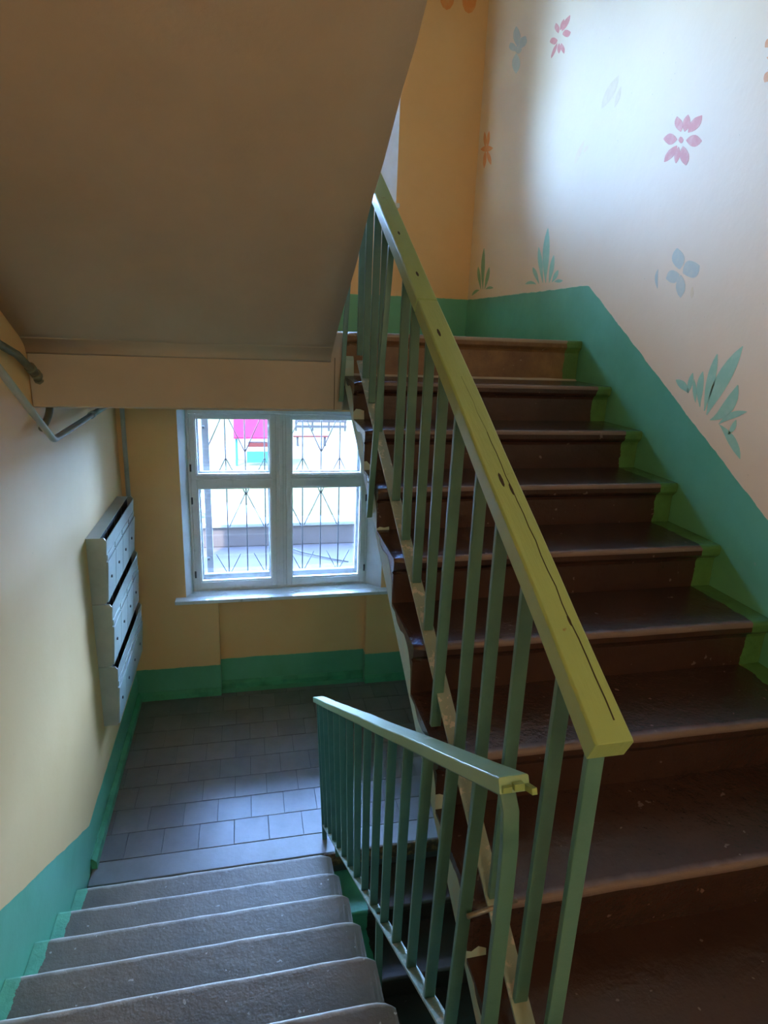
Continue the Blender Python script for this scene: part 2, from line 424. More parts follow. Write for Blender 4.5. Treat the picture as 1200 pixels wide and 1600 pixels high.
# outlines of the painted stencils on the right wall, as (y, z) in metres on the wall plane
STENCILS = {
    'pink_flower_large': [[(-0.585,0.848),(-0.602,0.833),(-0.617,0.822),(-0.633,0.815),(-0.647,0.811),(-0.66,0.811),(-0.673,0.814),(-0.684,0.821),(-0.684,0.824),(-0.668,0.838),(-0.652,0.849),(-0.638,0.856),(-0.623,0.86),(-0.61,0.86),(-0.597,0.857),(-0.584,0.851)], [(-0.521,0.871),(-0.506,0.885),(-0.491,0.895),(-0.477,0.902),(-0.464,0.906),(-0.451,0.906),(-0.438,0.903),(-0.427,0.897),(-0.427,0.893),(-0.443,0.879),(-0.458,0.869),(-0.472,0.861),(-0.486,0.858),(-0.498,0.858),(-0.51,0.861),(-0.522,0.868)], [(-0.541,0.893),(-0.546,0.901),(-0.548,0.91),(-0.546,0.919),(-0.54,0.928),(-0.531,0.938),(-0.517,0.948),(-0.5,0.96),(-0.496,0.96),(-0.49,0.952),(-0.488,0.944),(-0.49,0.935),(-0.496,0.925),(-0.506,0.915),(-0.519,0.905),(-0.537,0.894)], [(-0.568,0.886),(-0.58,0.89),(-0.588,0.896),(-0.592,0.903),(-0.593,0.912),(-0.59,0.922),(-0.584,0.933),(-0.573,0.946),(-0.57,0.947),(-0.558,0.943),(-0.549,0.937),(-0.545,0.93),(-0.544,0.922),(-0.547,0.911),(-0.553,0.9),(-0.564,0.887)], [(-0.591,0.876),(-0.614,0.874),(-0.632,0.875),(-0.646,0.878),(-0.656,0.884),(-0.662,0.893),(-0.664,0.904),(-0.662,0.917),(-0.659,0.92),(-0.637,0.922),(-0.619,0.922),(-0.605,0.918),(-0.595,0.913),(-0.588,0.904),(-0.586,0.893),(-0.588,0.878)], [(-0.567,0.832),(-0.559,0.823),(-0.555,0.813),(-0.556,0.802),(-0.562,0.79),(-0.572,0.778),(-0.586,0.766),(-0.606,0.753),(-0.61,0.752),(-0.618,0.762),(-0.621,0.772),(-0.62,0.782),(-0.615,0.793),(-0.605,0.805),(-0.591,0.818),(-0.571,0.831)], [(-0.54,0.837),(-0.53,0.831),(-0.524,0.824),(-0.52,0.817),(-0.52,0.808),(-0.523,0.798),(-0.528,0.787),(-0.537,0.776),(-0.54,0.775),(-0.549,0.781),(-0.555,0.788),(-0.558,0.795),(-0.559,0.804),(-0.556,0.814),(-0.551,0.824),(-0.542,0.836)], [(-0.526,0.845),(-0.506,0.845),(-0.489,0.843),(-0.475,0.839),(-0.465,0.832),(-0.457,0.824),(-0.454,0.813),(-0.454,0.8),(-0.457,0.798),(-0.478,0.798),(-0.496,0.801),(-0.509,0.805),(-0.519,0.811),(-0.526,0.82),(-0.53,0.83),(-0.529,0.843)], [(-0.532,0.863),(-0.539,0.856),(-0.545,0.851),(-0.55,0.848),(-0.555,0.846),(-0.56,0.847),(-0.564,0.85),(-0.567,0.855),(-0.566,0.857),(-0.56,0.864),(-0.554,0.869),(-0.548,0.872),(-0.543,0.874),(-0.539,0.873),(-0.535,0.87),(-0.532,0.865)]],
    'pink_flower_small': [[(0.677,1.693),(0.655,1.678),(0.636,1.667),(0.619,1.66),(0.605,1.656),(0.594,1.656),(0.585,1.659),(0.579,1.667),(0.581,1.67),(0.603,1.684),(0.622,1.695),(0.639,1.702),(0.653,1.706),(0.665,1.706),(0.674,1.703),(0.68,1.696)], [(0.692,1.716),(0.667,1.714),(0.646,1.716),(0.63,1.72),(0.618,1.726),(0.61,1.734),(0.606,1.744),(0.607,1.758),(0.611,1.76),(0.635,1.761),(0.656,1.76),(0.672,1.757),(0.685,1.751),(0.693,1.742),(0.697,1.731),(0.696,1.718)], [(0.735,1.722),(0.727,1.728),(0.725,1.735),(0.727,1.743),(0.733,1.752),(0.744,1.763),(0.759,1.775),(0.779,1.788),(0.783,1.79),(0.791,1.784),(0.793,1.778),(0.792,1.769),(0.785,1.76),(0.774,1.749),(0.759,1.737),(0.739,1.724)], [(0.713,1.728),(0.699,1.729),(0.689,1.732),(0.681,1.737),(0.676,1.742),(0.674,1.75),(0.675,1.758),(0.679,1.769),(0.682,1.77),(0.695,1.769),(0.706,1.766),(0.714,1.761),(0.718,1.756),(0.72,1.748),(0.72,1.74),(0.716,1.729)], [(0.741,1.692),(0.763,1.707),(0.782,1.718),(0.799,1.725),(0.813,1.729),(0.825,1.729),(0.834,1.726),(0.84,1.718),(0.837,1.715),(0.814,1.7),(0.795,1.689),(0.778,1.682),(0.764,1.678),(0.753,1.678),(0.744,1.681),(0.738,1.689)], [(0.74,1.675),(0.758,1.672),(0.773,1.668),(0.784,1.662),(0.793,1.654),(0.799,1.645),(0.803,1.635),(0.802,1.623),(0.8,1.621),(0.781,1.624),(0.767,1.629),(0.755,1.635),(0.746,1.643),(0.74,1.652),(0.737,1.662),(0.738,1.674)], [(0.714,1.665),(0.724,1.662),(0.73,1.657),(0.732,1.65),(0.731,1.643),(0.725,1.633),(0.717,1.623),(0.704,1.611),(0.701,1.61),(0.691,1.614),(0.685,1.619),(0.683,1.625),(0.684,1.633),(0.689,1.642),(0.698,1.652),(0.711,1.664)], [(0.688,1.656),(0.691,1.648),(0.69,1.64),(0.686,1.631),(0.679,1.621),(0.668,1.611),(0.654,1.599),(0.637,1.587),(0.634,1.587),(0.631,1.594),(0.632,1.602),(0.635,1.611),(0.643,1.62),(0.653,1.631),(0.667,1.642),(0.684,1.655)]],
    'blue_flower': [[(1.334,1.875),(1.312,1.884),(1.3,1.895),(1.298,1.91),(1.304,1.928),(1.321,1.949),(1.346,1.974),(1.382,2.003),(1.391,2.006),(1.414,1.999),(1.427,1.987),(1.429,1.972),(1.422,1.954),(1.405,1.932),(1.379,1.907),(1.343,1.878)], [(1.378,1.862),(1.366,1.869),(1.362,1.877),(1.367,1.887),(1.379,1.898),(1.398,1.911),(1.426,1.926),(1.462,1.942),(1.47,1.944),(1.482,1.937),(1.486,1.929),(1.481,1.919),(1.469,1.908),(1.449,1.894),(1.421,1.88),(1.385,1.864)], [(1.291,1.846),(1.25,1.837),(1.22,1.833),(1.2,1.834),(1.189,1.84),(1.187,1.85),(1.195,1.865),(1.213,1.886),(1.221,1.89),(1.261,1.9),(1.292,1.904),(1.313,1.904),(1.324,1.898),(1.326,1.887),(1.318,1.872),(1.3,1.851)], [(1.352,1.84),(1.382,1.834),(1.399,1.824),(1.407,1.81),(1.403,1.793),(1.389,1.772),(1.364,1.747),(1.328,1.718),(1.318,1.715),(1.29,1.722),(1.273,1.732),(1.266,1.746),(1.269,1.763),(1.283,1.783),(1.307,1.808),(1.343,1.836)], [(1.383,1.872),(1.362,1.853),(1.342,1.839),(1.323,1.828),(1.306,1.822),(1.289,1.82),(1.274,1.821),(1.259,1.828),(1.26,1.831),(1.28,1.85),(1.3,1.864),(1.318,1.874),(1.336,1.881),(1.353,1.883),(1.369,1.882),(1.384,1.876)]],
    'orange_flower': [[(1.798,1.395),(1.79,1.408),(1.786,1.422),(1.788,1.438),(1.794,1.454),(1.805,1.471),(1.821,1.49),(1.842,1.51),(1.847,1.511),(1.856,1.498),(1.859,1.484),(1.858,1.469),(1.851,1.452),(1.84,1.435),(1.824,1.416),(1.803,1.396)], [(1.761,1.386),(1.744,1.397),(1.732,1.409),(1.725,1.423),(1.723,1.437),(1.726,1.453),(1.733,1.471),(1.745,1.49),(1.749,1.491),(1.767,1.481),(1.778,1.469),(1.786,1.456),(1.788,1.441),(1.786,1.424),(1.778,1.407),(1.766,1.388)], [(1.904,1.406),(1.859,1.387),(1.817,1.373),(1.777,1.362),(1.74,1.354),(1.705,1.35),(1.672,1.35),(1.642,1.353),(1.644,1.356),(1.685,1.374),(1.725,1.388),(1.764,1.399),(1.802,1.406),(1.838,1.411),(1.873,1.412),(1.906,1.409)], [(1.798,1.372),(1.815,1.36),(1.826,1.347),(1.832,1.331),(1.833,1.315),(1.828,1.297),(1.817,1.278),(1.801,1.257),(1.796,1.256),(1.778,1.268),(1.767,1.282),(1.761,1.297),(1.761,1.314),(1.766,1.331),(1.776,1.35),(1.793,1.371)], [(1.761,1.363),(1.763,1.349),(1.76,1.334),(1.751,1.319),(1.736,1.302),(1.716,1.285),(1.691,1.268),(1.66,1.249),(1.655,1.249),(1.653,1.263),(1.656,1.277),(1.665,1.293),(1.679,1.309),(1.699,1.326),(1.724,1.344),(1.755,1.363)]],
    'yellow_smear': [[(0.139,1.171),(0.101,1.177),(0.07,1.186),(0.046,1.198),(0.029,1.213),(0.017,1.231),(0.011,1.251),(0.011,1.275),(0.016,1.278),(0.052,1.274),(0.082,1.265),(0.106,1.254),(0.125,1.239),(0.138,1.221),(0.145,1.199),(0.144,1.174)], [(0.013,1.143),(-0,1.15),(-0.011,1.159),(-0.019,1.169),(-0.023,1.18),(-0.026,1.192),(-0.025,1.205),(-0.021,1.22),(-0.019,1.221),(-0.006,1.214),(0.005,1.205),(0.013,1.195),(0.018,1.184),(0.02,1.172),(0.019,1.159),(0.016,1.144)]],
    'faded_pink_flower': [[(0.367,0.967),(0.344,0.977),(0.326,0.989),(0.311,1.002),(0.299,1.016),(0.29,1.031),(0.285,1.047),(0.284,1.065),(0.287,1.066),(0.308,1.056),(0.327,1.045),(0.342,1.033),(0.354,1.019),(0.363,1.004),(0.368,0.987),(0.37,0.968)], [(0.275,1.005),(0.263,1.005),(0.253,1.007),(0.245,1.009),(0.24,1.013),(0.236,1.017),(0.235,1.023),(0.237,1.03),(0.239,1.031),(0.251,1.031),(0.261,1.03),(0.269,1.027),(0.275,1.023),(0.278,1.019),(0.279,1.013),(0.277,1.006)]],
    'blue_butterfly': [[(-0.677,0.346),(-0.69,0.358),(-0.696,0.37),(-0.696,0.382),(-0.691,0.394),(-0.68,0.406),(-0.662,0.419),(-0.638,0.432),(-0.632,0.432),(-0.618,0.42),(-0.612,0.408),(-0.611,0.396),(-0.617,0.383),(-0.629,0.371),(-0.646,0.358),(-0.671,0.346)], [(-0.702,0.326),(-0.731,0.314),(-0.754,0.307),(-0.772,0.305),(-0.785,0.308),(-0.794,0.316),(-0.798,0.329),(-0.796,0.348),(-0.792,0.352),(-0.765,0.365),(-0.742,0.372),(-0.724,0.375),(-0.71,0.372),(-0.701,0.364),(-0.697,0.35),(-0.698,0.331)], [(-0.676,0.327),(-0.655,0.338),(-0.637,0.344),(-0.622,0.346),(-0.61,0.345),(-0.601,0.339),(-0.596,0.33),(-0.593,0.315),(-0.596,0.311),(-0.618,0.3),(-0.636,0.294),(-0.651,0.292),(-0.663,0.294),(-0.671,0.299),(-0.677,0.309),(-0.679,0.323)], [(-0.685,0.322),(-0.674,0.31),(-0.668,0.298),(-0.667,0.285),(-0.67,0.271),(-0.678,0.258),(-0.69,0.244),(-0.707,0.231),(-0.711,0.23),(-0.722,0.243),(-0.728,0.255),(-0.729,0.268),(-0.726,0.281),(-0.719,0.294),(-0.707,0.308),(-0.689,0.322)]],
    'grey_tick': [[(-0.525,0.358),(-0.517,0.348),(-0.513,0.338),(-0.512,0.326),(-0.515,0.314),(-0.521,0.302),(-0.53,0.289),(-0.542,0.276),(-0.543,0.276),(-0.541,0.289),(-0.538,0.301),(-0.536,0.313),(-0.534,0.324),(-0.531,0.335),(-0.529,0.346),(-0.526,0.357)]],
    'red_tick': [[(-0.773,0.271),(-0.769,0.265),(-0.767,0.259),(-0.766,0.253),(-0.767,0.246),(-0.77,0.239),(-0.774,0.232),(-0.78,0.225),(-0.781,0.225),(-0.785,0.231),(-0.787,0.238),(-0.788,0.244),(-0.787,0.251),(-0.784,0.257),(-0.78,0.264),(-0.774,0.271)]],
    'orange_edge_flower': [[(-0.946,1.047),(-0.96,1.042),(-0.97,1.039),(-0.979,1.039),(-0.984,1.042),(-0.987,1.046),(-0.988,1.053),(-0.985,1.062),(-0.983,1.064),(-0.969,1.069),(-0.958,1.072),(-0.95,1.072),(-0.944,1.07),(-0.941,1.065),(-0.941,1.058),(-0.943,1.049)], [(-0.973,0.933),(-0.986,0.931),(-0.996,0.931),(-1.003,0.932),(-1.007,0.936),(-1.007,0.942),(-1.006,0.949),(-1.001,0.959),(-0.998,0.961),(-0.985,0.964),(-0.975,0.964),(-0.969,0.963),(-0.965,0.959),(-0.964,0.953),(-0.965,0.945),(-0.971,0.935)], [(-0.962,1.011),(-0.971,1.001),(-0.981,0.994),(-0.99,0.988),(-0.998,0.985),(-1.007,0.983),(-1.015,0.983),(-1.023,0.985),(-1.023,0.987),(-1.014,0.996),(-1.005,1.003),(-0.996,1.009),(-0.987,1.012),(-0.978,1.014),(-0.97,1.014),(-0.962,1.012)], [(-0.977,0.971),(-0.982,0.96),(-0.989,0.949),(-0.998,0.939),(-1.008,0.929),(-1.02,0.92),(-1.034,0.912),(-1.05,0.905),(-1.051,0.905),(-1.046,0.917),(-1.04,0.927),(-1.031,0.937),(-1.021,0.947),(-1.008,0.956),(-0.994,0.964),(-0.978,0.972)], [(-0.999,1.032),(-1.005,1.037),(-1.008,1.043),(-1.009,1.05),(-1.007,1.058),(-1.003,1.067),(-0.996,1.076),(-0.987,1.087),(-0.985,1.088),(-0.979,1.083),(-0.977,1.077),(-0.976,1.07),(-0.978,1.062),(-0.982,1.053),(-0.988,1.044),(-0.997,1.033)]],
    'grass_large': [[(-0.989,-0.224),(-1.004,-0.199),(-1.022,-0.173),(-1.04,-0.147),(-1.057,-0.12),(-1.072,-0.091),(-1.085,-0.061),(-1.096,-0.029),(-1.104,0.006),(-1.108,0.044),(-1.104,0.045),(-1.07,0.019),(-1.042,-0.01),(-1.019,-0.041),(-1.002,-0.072),(-0.99,-0.103),(-0.983,-0.135),(-0.981,-0.166),(-0.982,-0.195),(-0.984,-0.223)], [(-0.971,-0.21),(-0.977,-0.186),(-0.984,-0.162),(-0.99,-0.138),(-0.995,-0.114),(-0.998,-0.09),(-0.998,-0.065),(-0.997,-0.04),(-0.993,-0.015),(-0.985,0.012),(-0.982,0.012),(-0.969,-0.012),(-0.96,-0.036),(-0.954,-0.061),(-0.951,-0.086),(-0.951,-0.112),(-0.953,-0.137),(-0.957,-0.161),(-0.963,-0.186),(-0.967,-0.21)], [(-0.942,-0.197),(-0.94,-0.181),(-0.94,-0.165),(-0.941,-0.15),(-0.941,-0.135),(-0.94,-0.12),(-0.938,-0.105),(-0.935,-0.09),(-0.93,-0.075),(-0.922,-0.059),(-0.92,-0.059),(-0.91,-0.073),(-0.903,-0.089),(-0.901,-0.105),(-0.901,-0.121),(-0.905,-0.137),(-0.911,-0.152),(-0.919,-0.168),(-0.929,-0.183),(-0.939,-0.198)], [(-0.912,-0.184),(-0.911,-0.176),(-0.911,-0.167),(-0.91,-0.157),(-0.908,-0.147),(-0.905,-0.137),(-0.9,-0.126),(-0.895,-0.115),(-0.887,-0.104),(-0.878,-0.093),(-0.877,-0.093),(-0.876,-0.106),(-0.876,-0.118),(-0.879,-0.129),(-0.882,-0.14),(-0.887,-0.15),(-0.892,-0.16),(-0.898,-0.169),(-0.905,-0.177),(-0.911,-0.184)], [(-0.86,-0.15),(-0.856,-0.142),(-0.852,-0.133),(-0.846,-0.124),(-0.838,-0.117),(-0.828,-0.11),(-0.815,-0.105),(-0.801,-0.102),(-0.785,-0.101),(-0.768,-0.103),(-0.767,-0.105),(-0.775,-0.115),(-0.783,-0.123),(-0.792,-0.129),(-0.801,-0.134),(-0.811,-0.138),(-0.822,-0.141),(-0.834,-0.144),(-0.846,-0.147),(-0.858,-0.151)], [(-0.857,-0.151),(-0.861,-0.143),(-0.866,-0.134),(-0.87,-0.126),(-0.873,-0.117),(-0.875,-0.108),(-0.875,-0.099),(-0.874,-0.089),(-0.87,-0.079),(-0.865,-0.069),(-0.863,-0.068),(-0.855,-0.078),(-0.849,-0.087),(-0.846,-0.096),(-0.844,-0.106),(-0.844,-0.115),(-0.846,-0.124),(-0.848,-0.134),(-0.852,-0.142),(-0.855,-0.151)], [(-1.011,-0.242),(-1.036,-0.238),(-1.06,-0.232),(-1.083,-0.221),(-1.102,-0.207),(-1.118,-0.189),(-1.127,-0.169),(-1.132,-0.146),(-1.13,-0.122),(-1.121,-0.096),(-1.117,-0.095),(-1.1,-0.117),(-1.085,-0.136),(-1.073,-0.154),(-1.063,-0.17),(-1.054,-0.185),(-1.046,-0.199),(-1.037,-0.213),(-1.025,-0.227),(-1.009,-0.24)], [(-1.061,-0.251),(-1.074,-0.243),(-1.088,-0.236),(-1.102,-0.23),(-1.116,-0.224),(-1.13,-0.218),(-1.144,-0.212),(-1.158,-0.205),(-1.172,-0.196),(-1.187,-0.187),(-1.187,-0.185),(-1.166,-0.185),(-1.147,-0.187),(-1.128,-0.191),(-1.112,-0.197),(-1.097,-0.206),(-1.085,-0.216),(-1.074,-0.227),(-1.066,-0.238),(-1.059,-0.25)], [(-1.065,-0.253),(-1.079,-0.264),(-1.091,-0.276),(-1.104,-0.289),(-1.116,-0.301),(-1.129,-0.313),(-1.144,-0.325),(-1.16,-0.337),(-1.178,-0.348),(-1.199,-0.36),(-1.201,-0.359),(-1.196,-0.339),(-1.187,-0.321),(-1.175,-0.306),(-1.161,-0.292),(-1.145,-0.28),(-1.126,-0.27),(-1.107,-0.262),(-1.087,-0.256),(-1.066,-0.251)], [(-1.12,-0.281),(-1.127,-0.277),(-1.133,-0.272),(-1.139,-0.267),(-1.144,-0.261),(-1.148,-0.254),(-1.15,-0.247),(-1.15,-0.239),(-1.148,-0.231),(-1.144,-0.222),(-1.142,-0.222),(-1.135,-0.23),(-1.13,-0.236),(-1.127,-0.243),(-1.124,-0.249),(-1.122,-0.256),(-1.121,-0.262),(-1.121,-0.268),(-1.12,-0.274),(-1.118,-0.28)]],
    'grass_small': [[(0.563,0.368),(0.563,0.407),(0.559,0.447),(0.556,0.489),(0.558,0.532),(0.566,0.577),(0.582,0.626),(0.608,0.678),(0.615,0.679),(0.639,0.635),(0.65,0.589),(0.649,0.543),(0.638,0.497),(0.619,0.453),(0.594,0.409),(0.569,0.368)], [(0.604,0.371),(0.611,0.401),(0.618,0.431),(0.627,0.461),(0.639,0.492),(0.656,0.522),(0.679,0.553),(0.711,0.585),(0.715,0.586),(0.718,0.556),(0.712,0.525),(0.699,0.494),(0.68,0.463),(0.657,0.432),(0.632,0.401),(0.608,0.371)], [(0.655,0.369),(0.667,0.387),(0.677,0.404),(0.689,0.421),(0.702,0.436),(0.718,0.45),(0.739,0.462),(0.766,0.473),(0.769,0.473),(0.77,0.46),(0.763,0.446),(0.75,0.432),(0.731,0.417),(0.709,0.402),(0.684,0.386),(0.658,0.369)], [(0.695,0.366),(0.713,0.375),(0.733,0.383),(0.757,0.389),(0.784,0.392),(0.811,0.392),(0.836,0.388),(0.857,0.38),(0.855,0.378),(0.824,0.376),(0.799,0.375),(0.778,0.374),(0.759,0.373),(0.74,0.372),(0.719,0.37),(0.697,0.366)], [(0.518,0.365),(0.506,0.384),(0.494,0.403),(0.484,0.423),(0.478,0.444),(0.478,0.467),(0.483,0.491),(0.497,0.517),(0.5,0.518),(0.519,0.497),(0.53,0.475),(0.535,0.453),(0.535,0.43),(0.532,0.408),(0.527,0.386),(0.522,0.366)], [(0.482,0.366),(0.465,0.372),(0.448,0.379),(0.433,0.386),(0.422,0.395),(0.416,0.405),(0.415,0.416),(0.421,0.429),(0.425,0.429),(0.445,0.424),(0.46,0.416),(0.47,0.408),(0.476,0.399),(0.479,0.388),(0.482,0.377),(0.485,0.367)], [(0.454,0.367),(0.44,0.365),(0.425,0.362),(0.41,0.36),(0.396,0.359),(0.381,0.359),(0.367,0.361),(0.352,0.365),(0.352,0.367),(0.37,0.373),(0.388,0.376),(0.404,0.378),(0.419,0.377),(0.432,0.375),(0.444,0.372),(0.455,0.368)]],
    'grass_corner': [[(1.62,0.385),(1.621,0.425),(1.618,0.464),(1.617,0.505),(1.619,0.547),(1.627,0.59),(1.641,0.635),(1.664,0.682),(1.67,0.683),(1.691,0.641),(1.7,0.598),(1.699,0.554),(1.688,0.511),(1.671,0.468),(1.648,0.426),(1.626,0.386)], [(1.664,0.388),(1.673,0.415),(1.68,0.441),(1.687,0.467),(1.697,0.491),(1.712,0.514),(1.732,0.537),(1.76,0.56),(1.764,0.56),(1.774,0.54),(1.773,0.517),(1.763,0.493),(1.746,0.468),(1.723,0.442),(1.696,0.415),(1.669,0.388)], [(1.584,0.383),(1.563,0.405),(1.542,0.426),(1.524,0.447),(1.513,0.468),(1.508,0.49),(1.511,0.512),(1.525,0.536),(1.53,0.537),(1.554,0.518),(1.571,0.499),(1.581,0.478),(1.586,0.455),(1.588,0.432),(1.587,0.408),(1.589,0.384)], [(1.696,0.384),(1.717,0.388),(1.744,0.391),(1.773,0.391),(1.801,0.387),(1.826,0.379),(1.846,0.368),(1.86,0.352),(1.856,0.351),(1.815,0.358),(1.784,0.364),(1.76,0.369),(1.742,0.374),(1.728,0.378),(1.714,0.381),(1.697,0.382)], [(1.561,0.384),(1.538,0.384),(1.515,0.383),(1.494,0.382),(1.475,0.381),(1.457,0.381),(1.437,0.382),(1.413,0.384),(1.412,0.385),(1.434,0.393),(1.459,0.398),(1.484,0.4),(1.509,0.399),(1.53,0.396),(1.548,0.391),(1.564,0.385)]],
}

# ================================================================== THE SETTING
WZ0, WZ1 = -5.2, 3.3
wall_left = structure(link('wall_left', boxes((XL - 0.3, XL, YREAR - 0.3, YW + 0.40, WZ0, WZ1)), M_WL))
wall_right = structure(link('wall_right', boxes((XR, XR + 0.3, YREAR - 0.3, YW + 0.40, WZ0, WZ1)), M_WR))
structure(link('wall_rear', boxes((XL - 0.2, XR + 0.2, YREAR - 0.3, YREAR, WZ0, WZ1)), M_CREAM))

OX0, OX1 = -0.582, 1.111          # window openings
OPEN = ((-2.245, -0.600), (0.945, 2.55))
YO = YW + 0.40
bm = bmesh.new()
def wall_piece(x0, x1, y0, z0, z1):
    box(bm, x0, x1, y0, YO, z0, z1)
wall_piece(XL - 0.1, OX0, YW, WZ0, WZ1)
wall_piece(OX1, XR + 0.1, YW, WZ0, WZ1)
wall_piece(OX0, OX1, YW, OPEN[0][1], OPEN[1][0])
wall_piece(OX0, OX1, YW, OPEN[1][1], WZ1)
wall_piece(OX0, OX1, YW, WZ0, ZLOW)
NX0, NX1 = -0.322, 0.985
wall_piece(OX0, NX0, YW, ZLOW, OPEN[0][0])
wall_piece(NX1, OX1, YW, ZLOW, OPEN[0][0])
wall_piece(NX0, NX1, YW + 0.10, ZLOW, OPEN[0][0])
for f in bm.faces:
    c = f.calc_center_median()
    f.normal_update()
    for z0, z1 in OPEN:
        if z0 - 0.01 <= c.z <= z1 + 0.01 and abs(c.y - (YW + YO) / 2) < 0.02 and OX0 - 0.01 <= c.x <= OX1 + 0.01:
            f.material_index = 1
# splayed white plaster reveals running from the wall face to the window frames
FX0, FX1 = -0.527, 0.992
for z0, z1 in OPEN:
    for xo, xf_, s in ((OX0, FX0, -1), (OX1, FX1, 1)):
        pl = [(xo, YW + 0.0005), (xf_, YW + 0.115), (xf_, YO), (xo + s * 0.002, YO), (xo + s * 0.002, YW + 0.0005)]
        va = [bm.verts.new((x, y, z0 + 0.001)) for x, y in pl]
        vb = [bm.verts.new((x, y, z1 - 0.001)) for x, y in pl]
        fs = [bm.faces.new(va), bm.faces.new(vb[::-1])]
        for q in range(len(pl)):
            fs.append(bm.faces.new((va[q], vb[q], vb[(q + 1) % len(pl)], va[(q + 1) % len(pl)])))
        for f in fs:
            f.material_index = 1
wall_back = structure(link('wall_back', bm, [M_WB, M_REVEAL]))

# ceilings and landings
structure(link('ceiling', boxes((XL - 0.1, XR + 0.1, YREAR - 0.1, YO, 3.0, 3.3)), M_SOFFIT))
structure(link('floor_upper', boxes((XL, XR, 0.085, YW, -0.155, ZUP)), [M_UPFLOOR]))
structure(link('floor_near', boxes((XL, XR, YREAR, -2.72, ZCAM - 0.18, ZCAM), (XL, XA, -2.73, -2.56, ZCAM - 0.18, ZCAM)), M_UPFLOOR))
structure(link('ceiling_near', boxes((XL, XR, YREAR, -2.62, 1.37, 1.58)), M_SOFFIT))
structure(link('floor_bottom', boxes((XL, XR, YREAR, YW, ZGND - 0.2, ZGND)), M_STRIP))

# beam along the front of the upper landing, coved where the soffit meets it
bm = bmesh.new()
prism_x(bm, [(0.05, -0.357), (0.05, -0.10), (0.05, ZUP), (0.30, ZUP), (0.30, -0.357)], XL, XB + 0.004)
structure(link('trim_1', bm, M_SOFFIT, bevel=0.012), 'tan plaster beam under the upper landing above the window')
o = link('crack', boxes((0.3875, 0.3905, 0.0492, 0.0510, -0.350, -0.090)), M_CRACK, bpy.data.objects['trim_1'])
o['label'] = 'dark vertical crack near the right end of the beam'
bm = bmesh.new()
prism_x(bm, [(0.10, -0.357), (0.10, ZUP - 0.21), (0.30, ZUP - 0.21), (0.30, -0.357)], XB + 0.004, XR)
structure(link('trim_2', bm, M_SOFFIT))

# lower landing: dark bed, concrete front strip, every tile a piece of its own
floor = structure(link('floor', boxes((XL, XR, 0.02, YW + 0.10, ZLOW - 0.16, ZLOW - 0.006)), M_GROUT))
TX, TY, TG = 0.2225, 0.2128, 0.0035
def tile_mesh(w, d):
    b = bmesh.new()
    t = 0.0012
    z0, z1 = -0.012, 0.0
    lo = [b.verts.new(p) for p in ((0, 0, z0), (w, 0, z0), (w, d, z0), (0, d, z0))]
    mid = [b.verts.new(p) for p in ((0, 0, z1 - t), (w, 0, z1 - t), (w, d, z1 - t), (0, d, z1 - t))]
    hi = [b.verts.new(p) for p in ((t, t, z1), (w - t, t, z1), (w - t, d - t, z1), (t, d - t, z1))]
    b.faces.new(hi)
    for a, c in ((lo, mid), (mid, hi)):
        for i in range(4):
            b.faces.new((a[i], a[(i + 1) % 4], c[(i + 1) % 4], c[i]))
    return b
protos = {}
row = 0
y = 0.190
while y < YW + 0.08:
    d = min(TY, (YW + (0.0)) - y)
    if d < 0.03:
        break
    x = XL - (0.055 if row % 2 == 0 else 0.166)
    while x < XR - 0.01:
        x0, x1 = max(x, XL + 0.002), min(x + TX, XR - 0.002)
        w = round(x1 - x0 - TG, 3)
        dd = round(d - TG, 3)
        if w > 0.015:
            mi = random.choice((0, 0, 1, 2))
            if (w, dd, mi) in protos:
                o = protos[(w, dd, mi)].copy()
                COL.objects.link(o)
            else:
                o = link('tile', tile_mesh(w, dd), M_TILE[mi])
                protos[(w, dd, mi)] = o
            o.name = 'tile'
            o.parent = floor
            o.location = (x0 + TG / 2, y + TG / 2, ZLOW + random.uniform(-0.0012, 0.0008))
            o.rotation_euler = (random.uniform(-0.003, 0.003), random.uniform(-0.003, 0.003), 0)
        x += TX
    y += TY
    row += 1
# smooth concrete strip in front of the tiles, with a worn brown nosing over the well and the flight below
bm = bmesh.new()
box(bm, XL, XR, 0.016, 0.188, ZLOW - 0.02, ZLOW)
o = link('concrete_strip', bm, M_STRIP, floor, bevel=0.006)
o = link('landing_nosing', boxes((XA - 0.02, XR, 0.002, 0.020, ZLOW - 0.10, ZLOW - 0.002)), M_EDGE, floor, bevel=0.006)
o['label'] = 'chipped red-brown front edge of the tiled landing'

# sloped green plinths
bm = bmesh.new()
prof = [(XL, ZLOW), (XL + 0.032, ZLOW), (XL + 0.030, ZLOW + 0.05), (XL + 0.006, ZLOW + 0.075), (XL, ZLOW + 0.075)]
a = [bm.verts.new((x, 0.142, z)) for x, z in prof]
b = [bm.verts.new((x, YW, z)) for x, z in prof]
bm.faces.new(a); bm.faces.new(b[::-1])
for i in range(len(prof)):
    bm.faces.new((a[i], b[i], b[(i + 1) % len(prof)], a[(i + 1) % len(prof)]))
structure(link('baseboard_left', bm, M_PLINTH))
bm = bmesh.new()
pb = lambda y0: [(y0, ZLOW), (y0 - 0.034, ZLOW), (y0 - 0.030, ZLOW + 0.045), (y0 - 0.006, ZLOW + 0.07), (y0, ZLOW + 0.07)]
prism_x(bm, pb(YW), XL + 0.01, NX0)
prism_x(bm, pb(YW + 0.10), NX0 + 0.001, NX1 - 0.001)
prism_x(bm, pb(YW), NX1, XR)
structure(link('baseboard_back', bm, M_PLINTH))

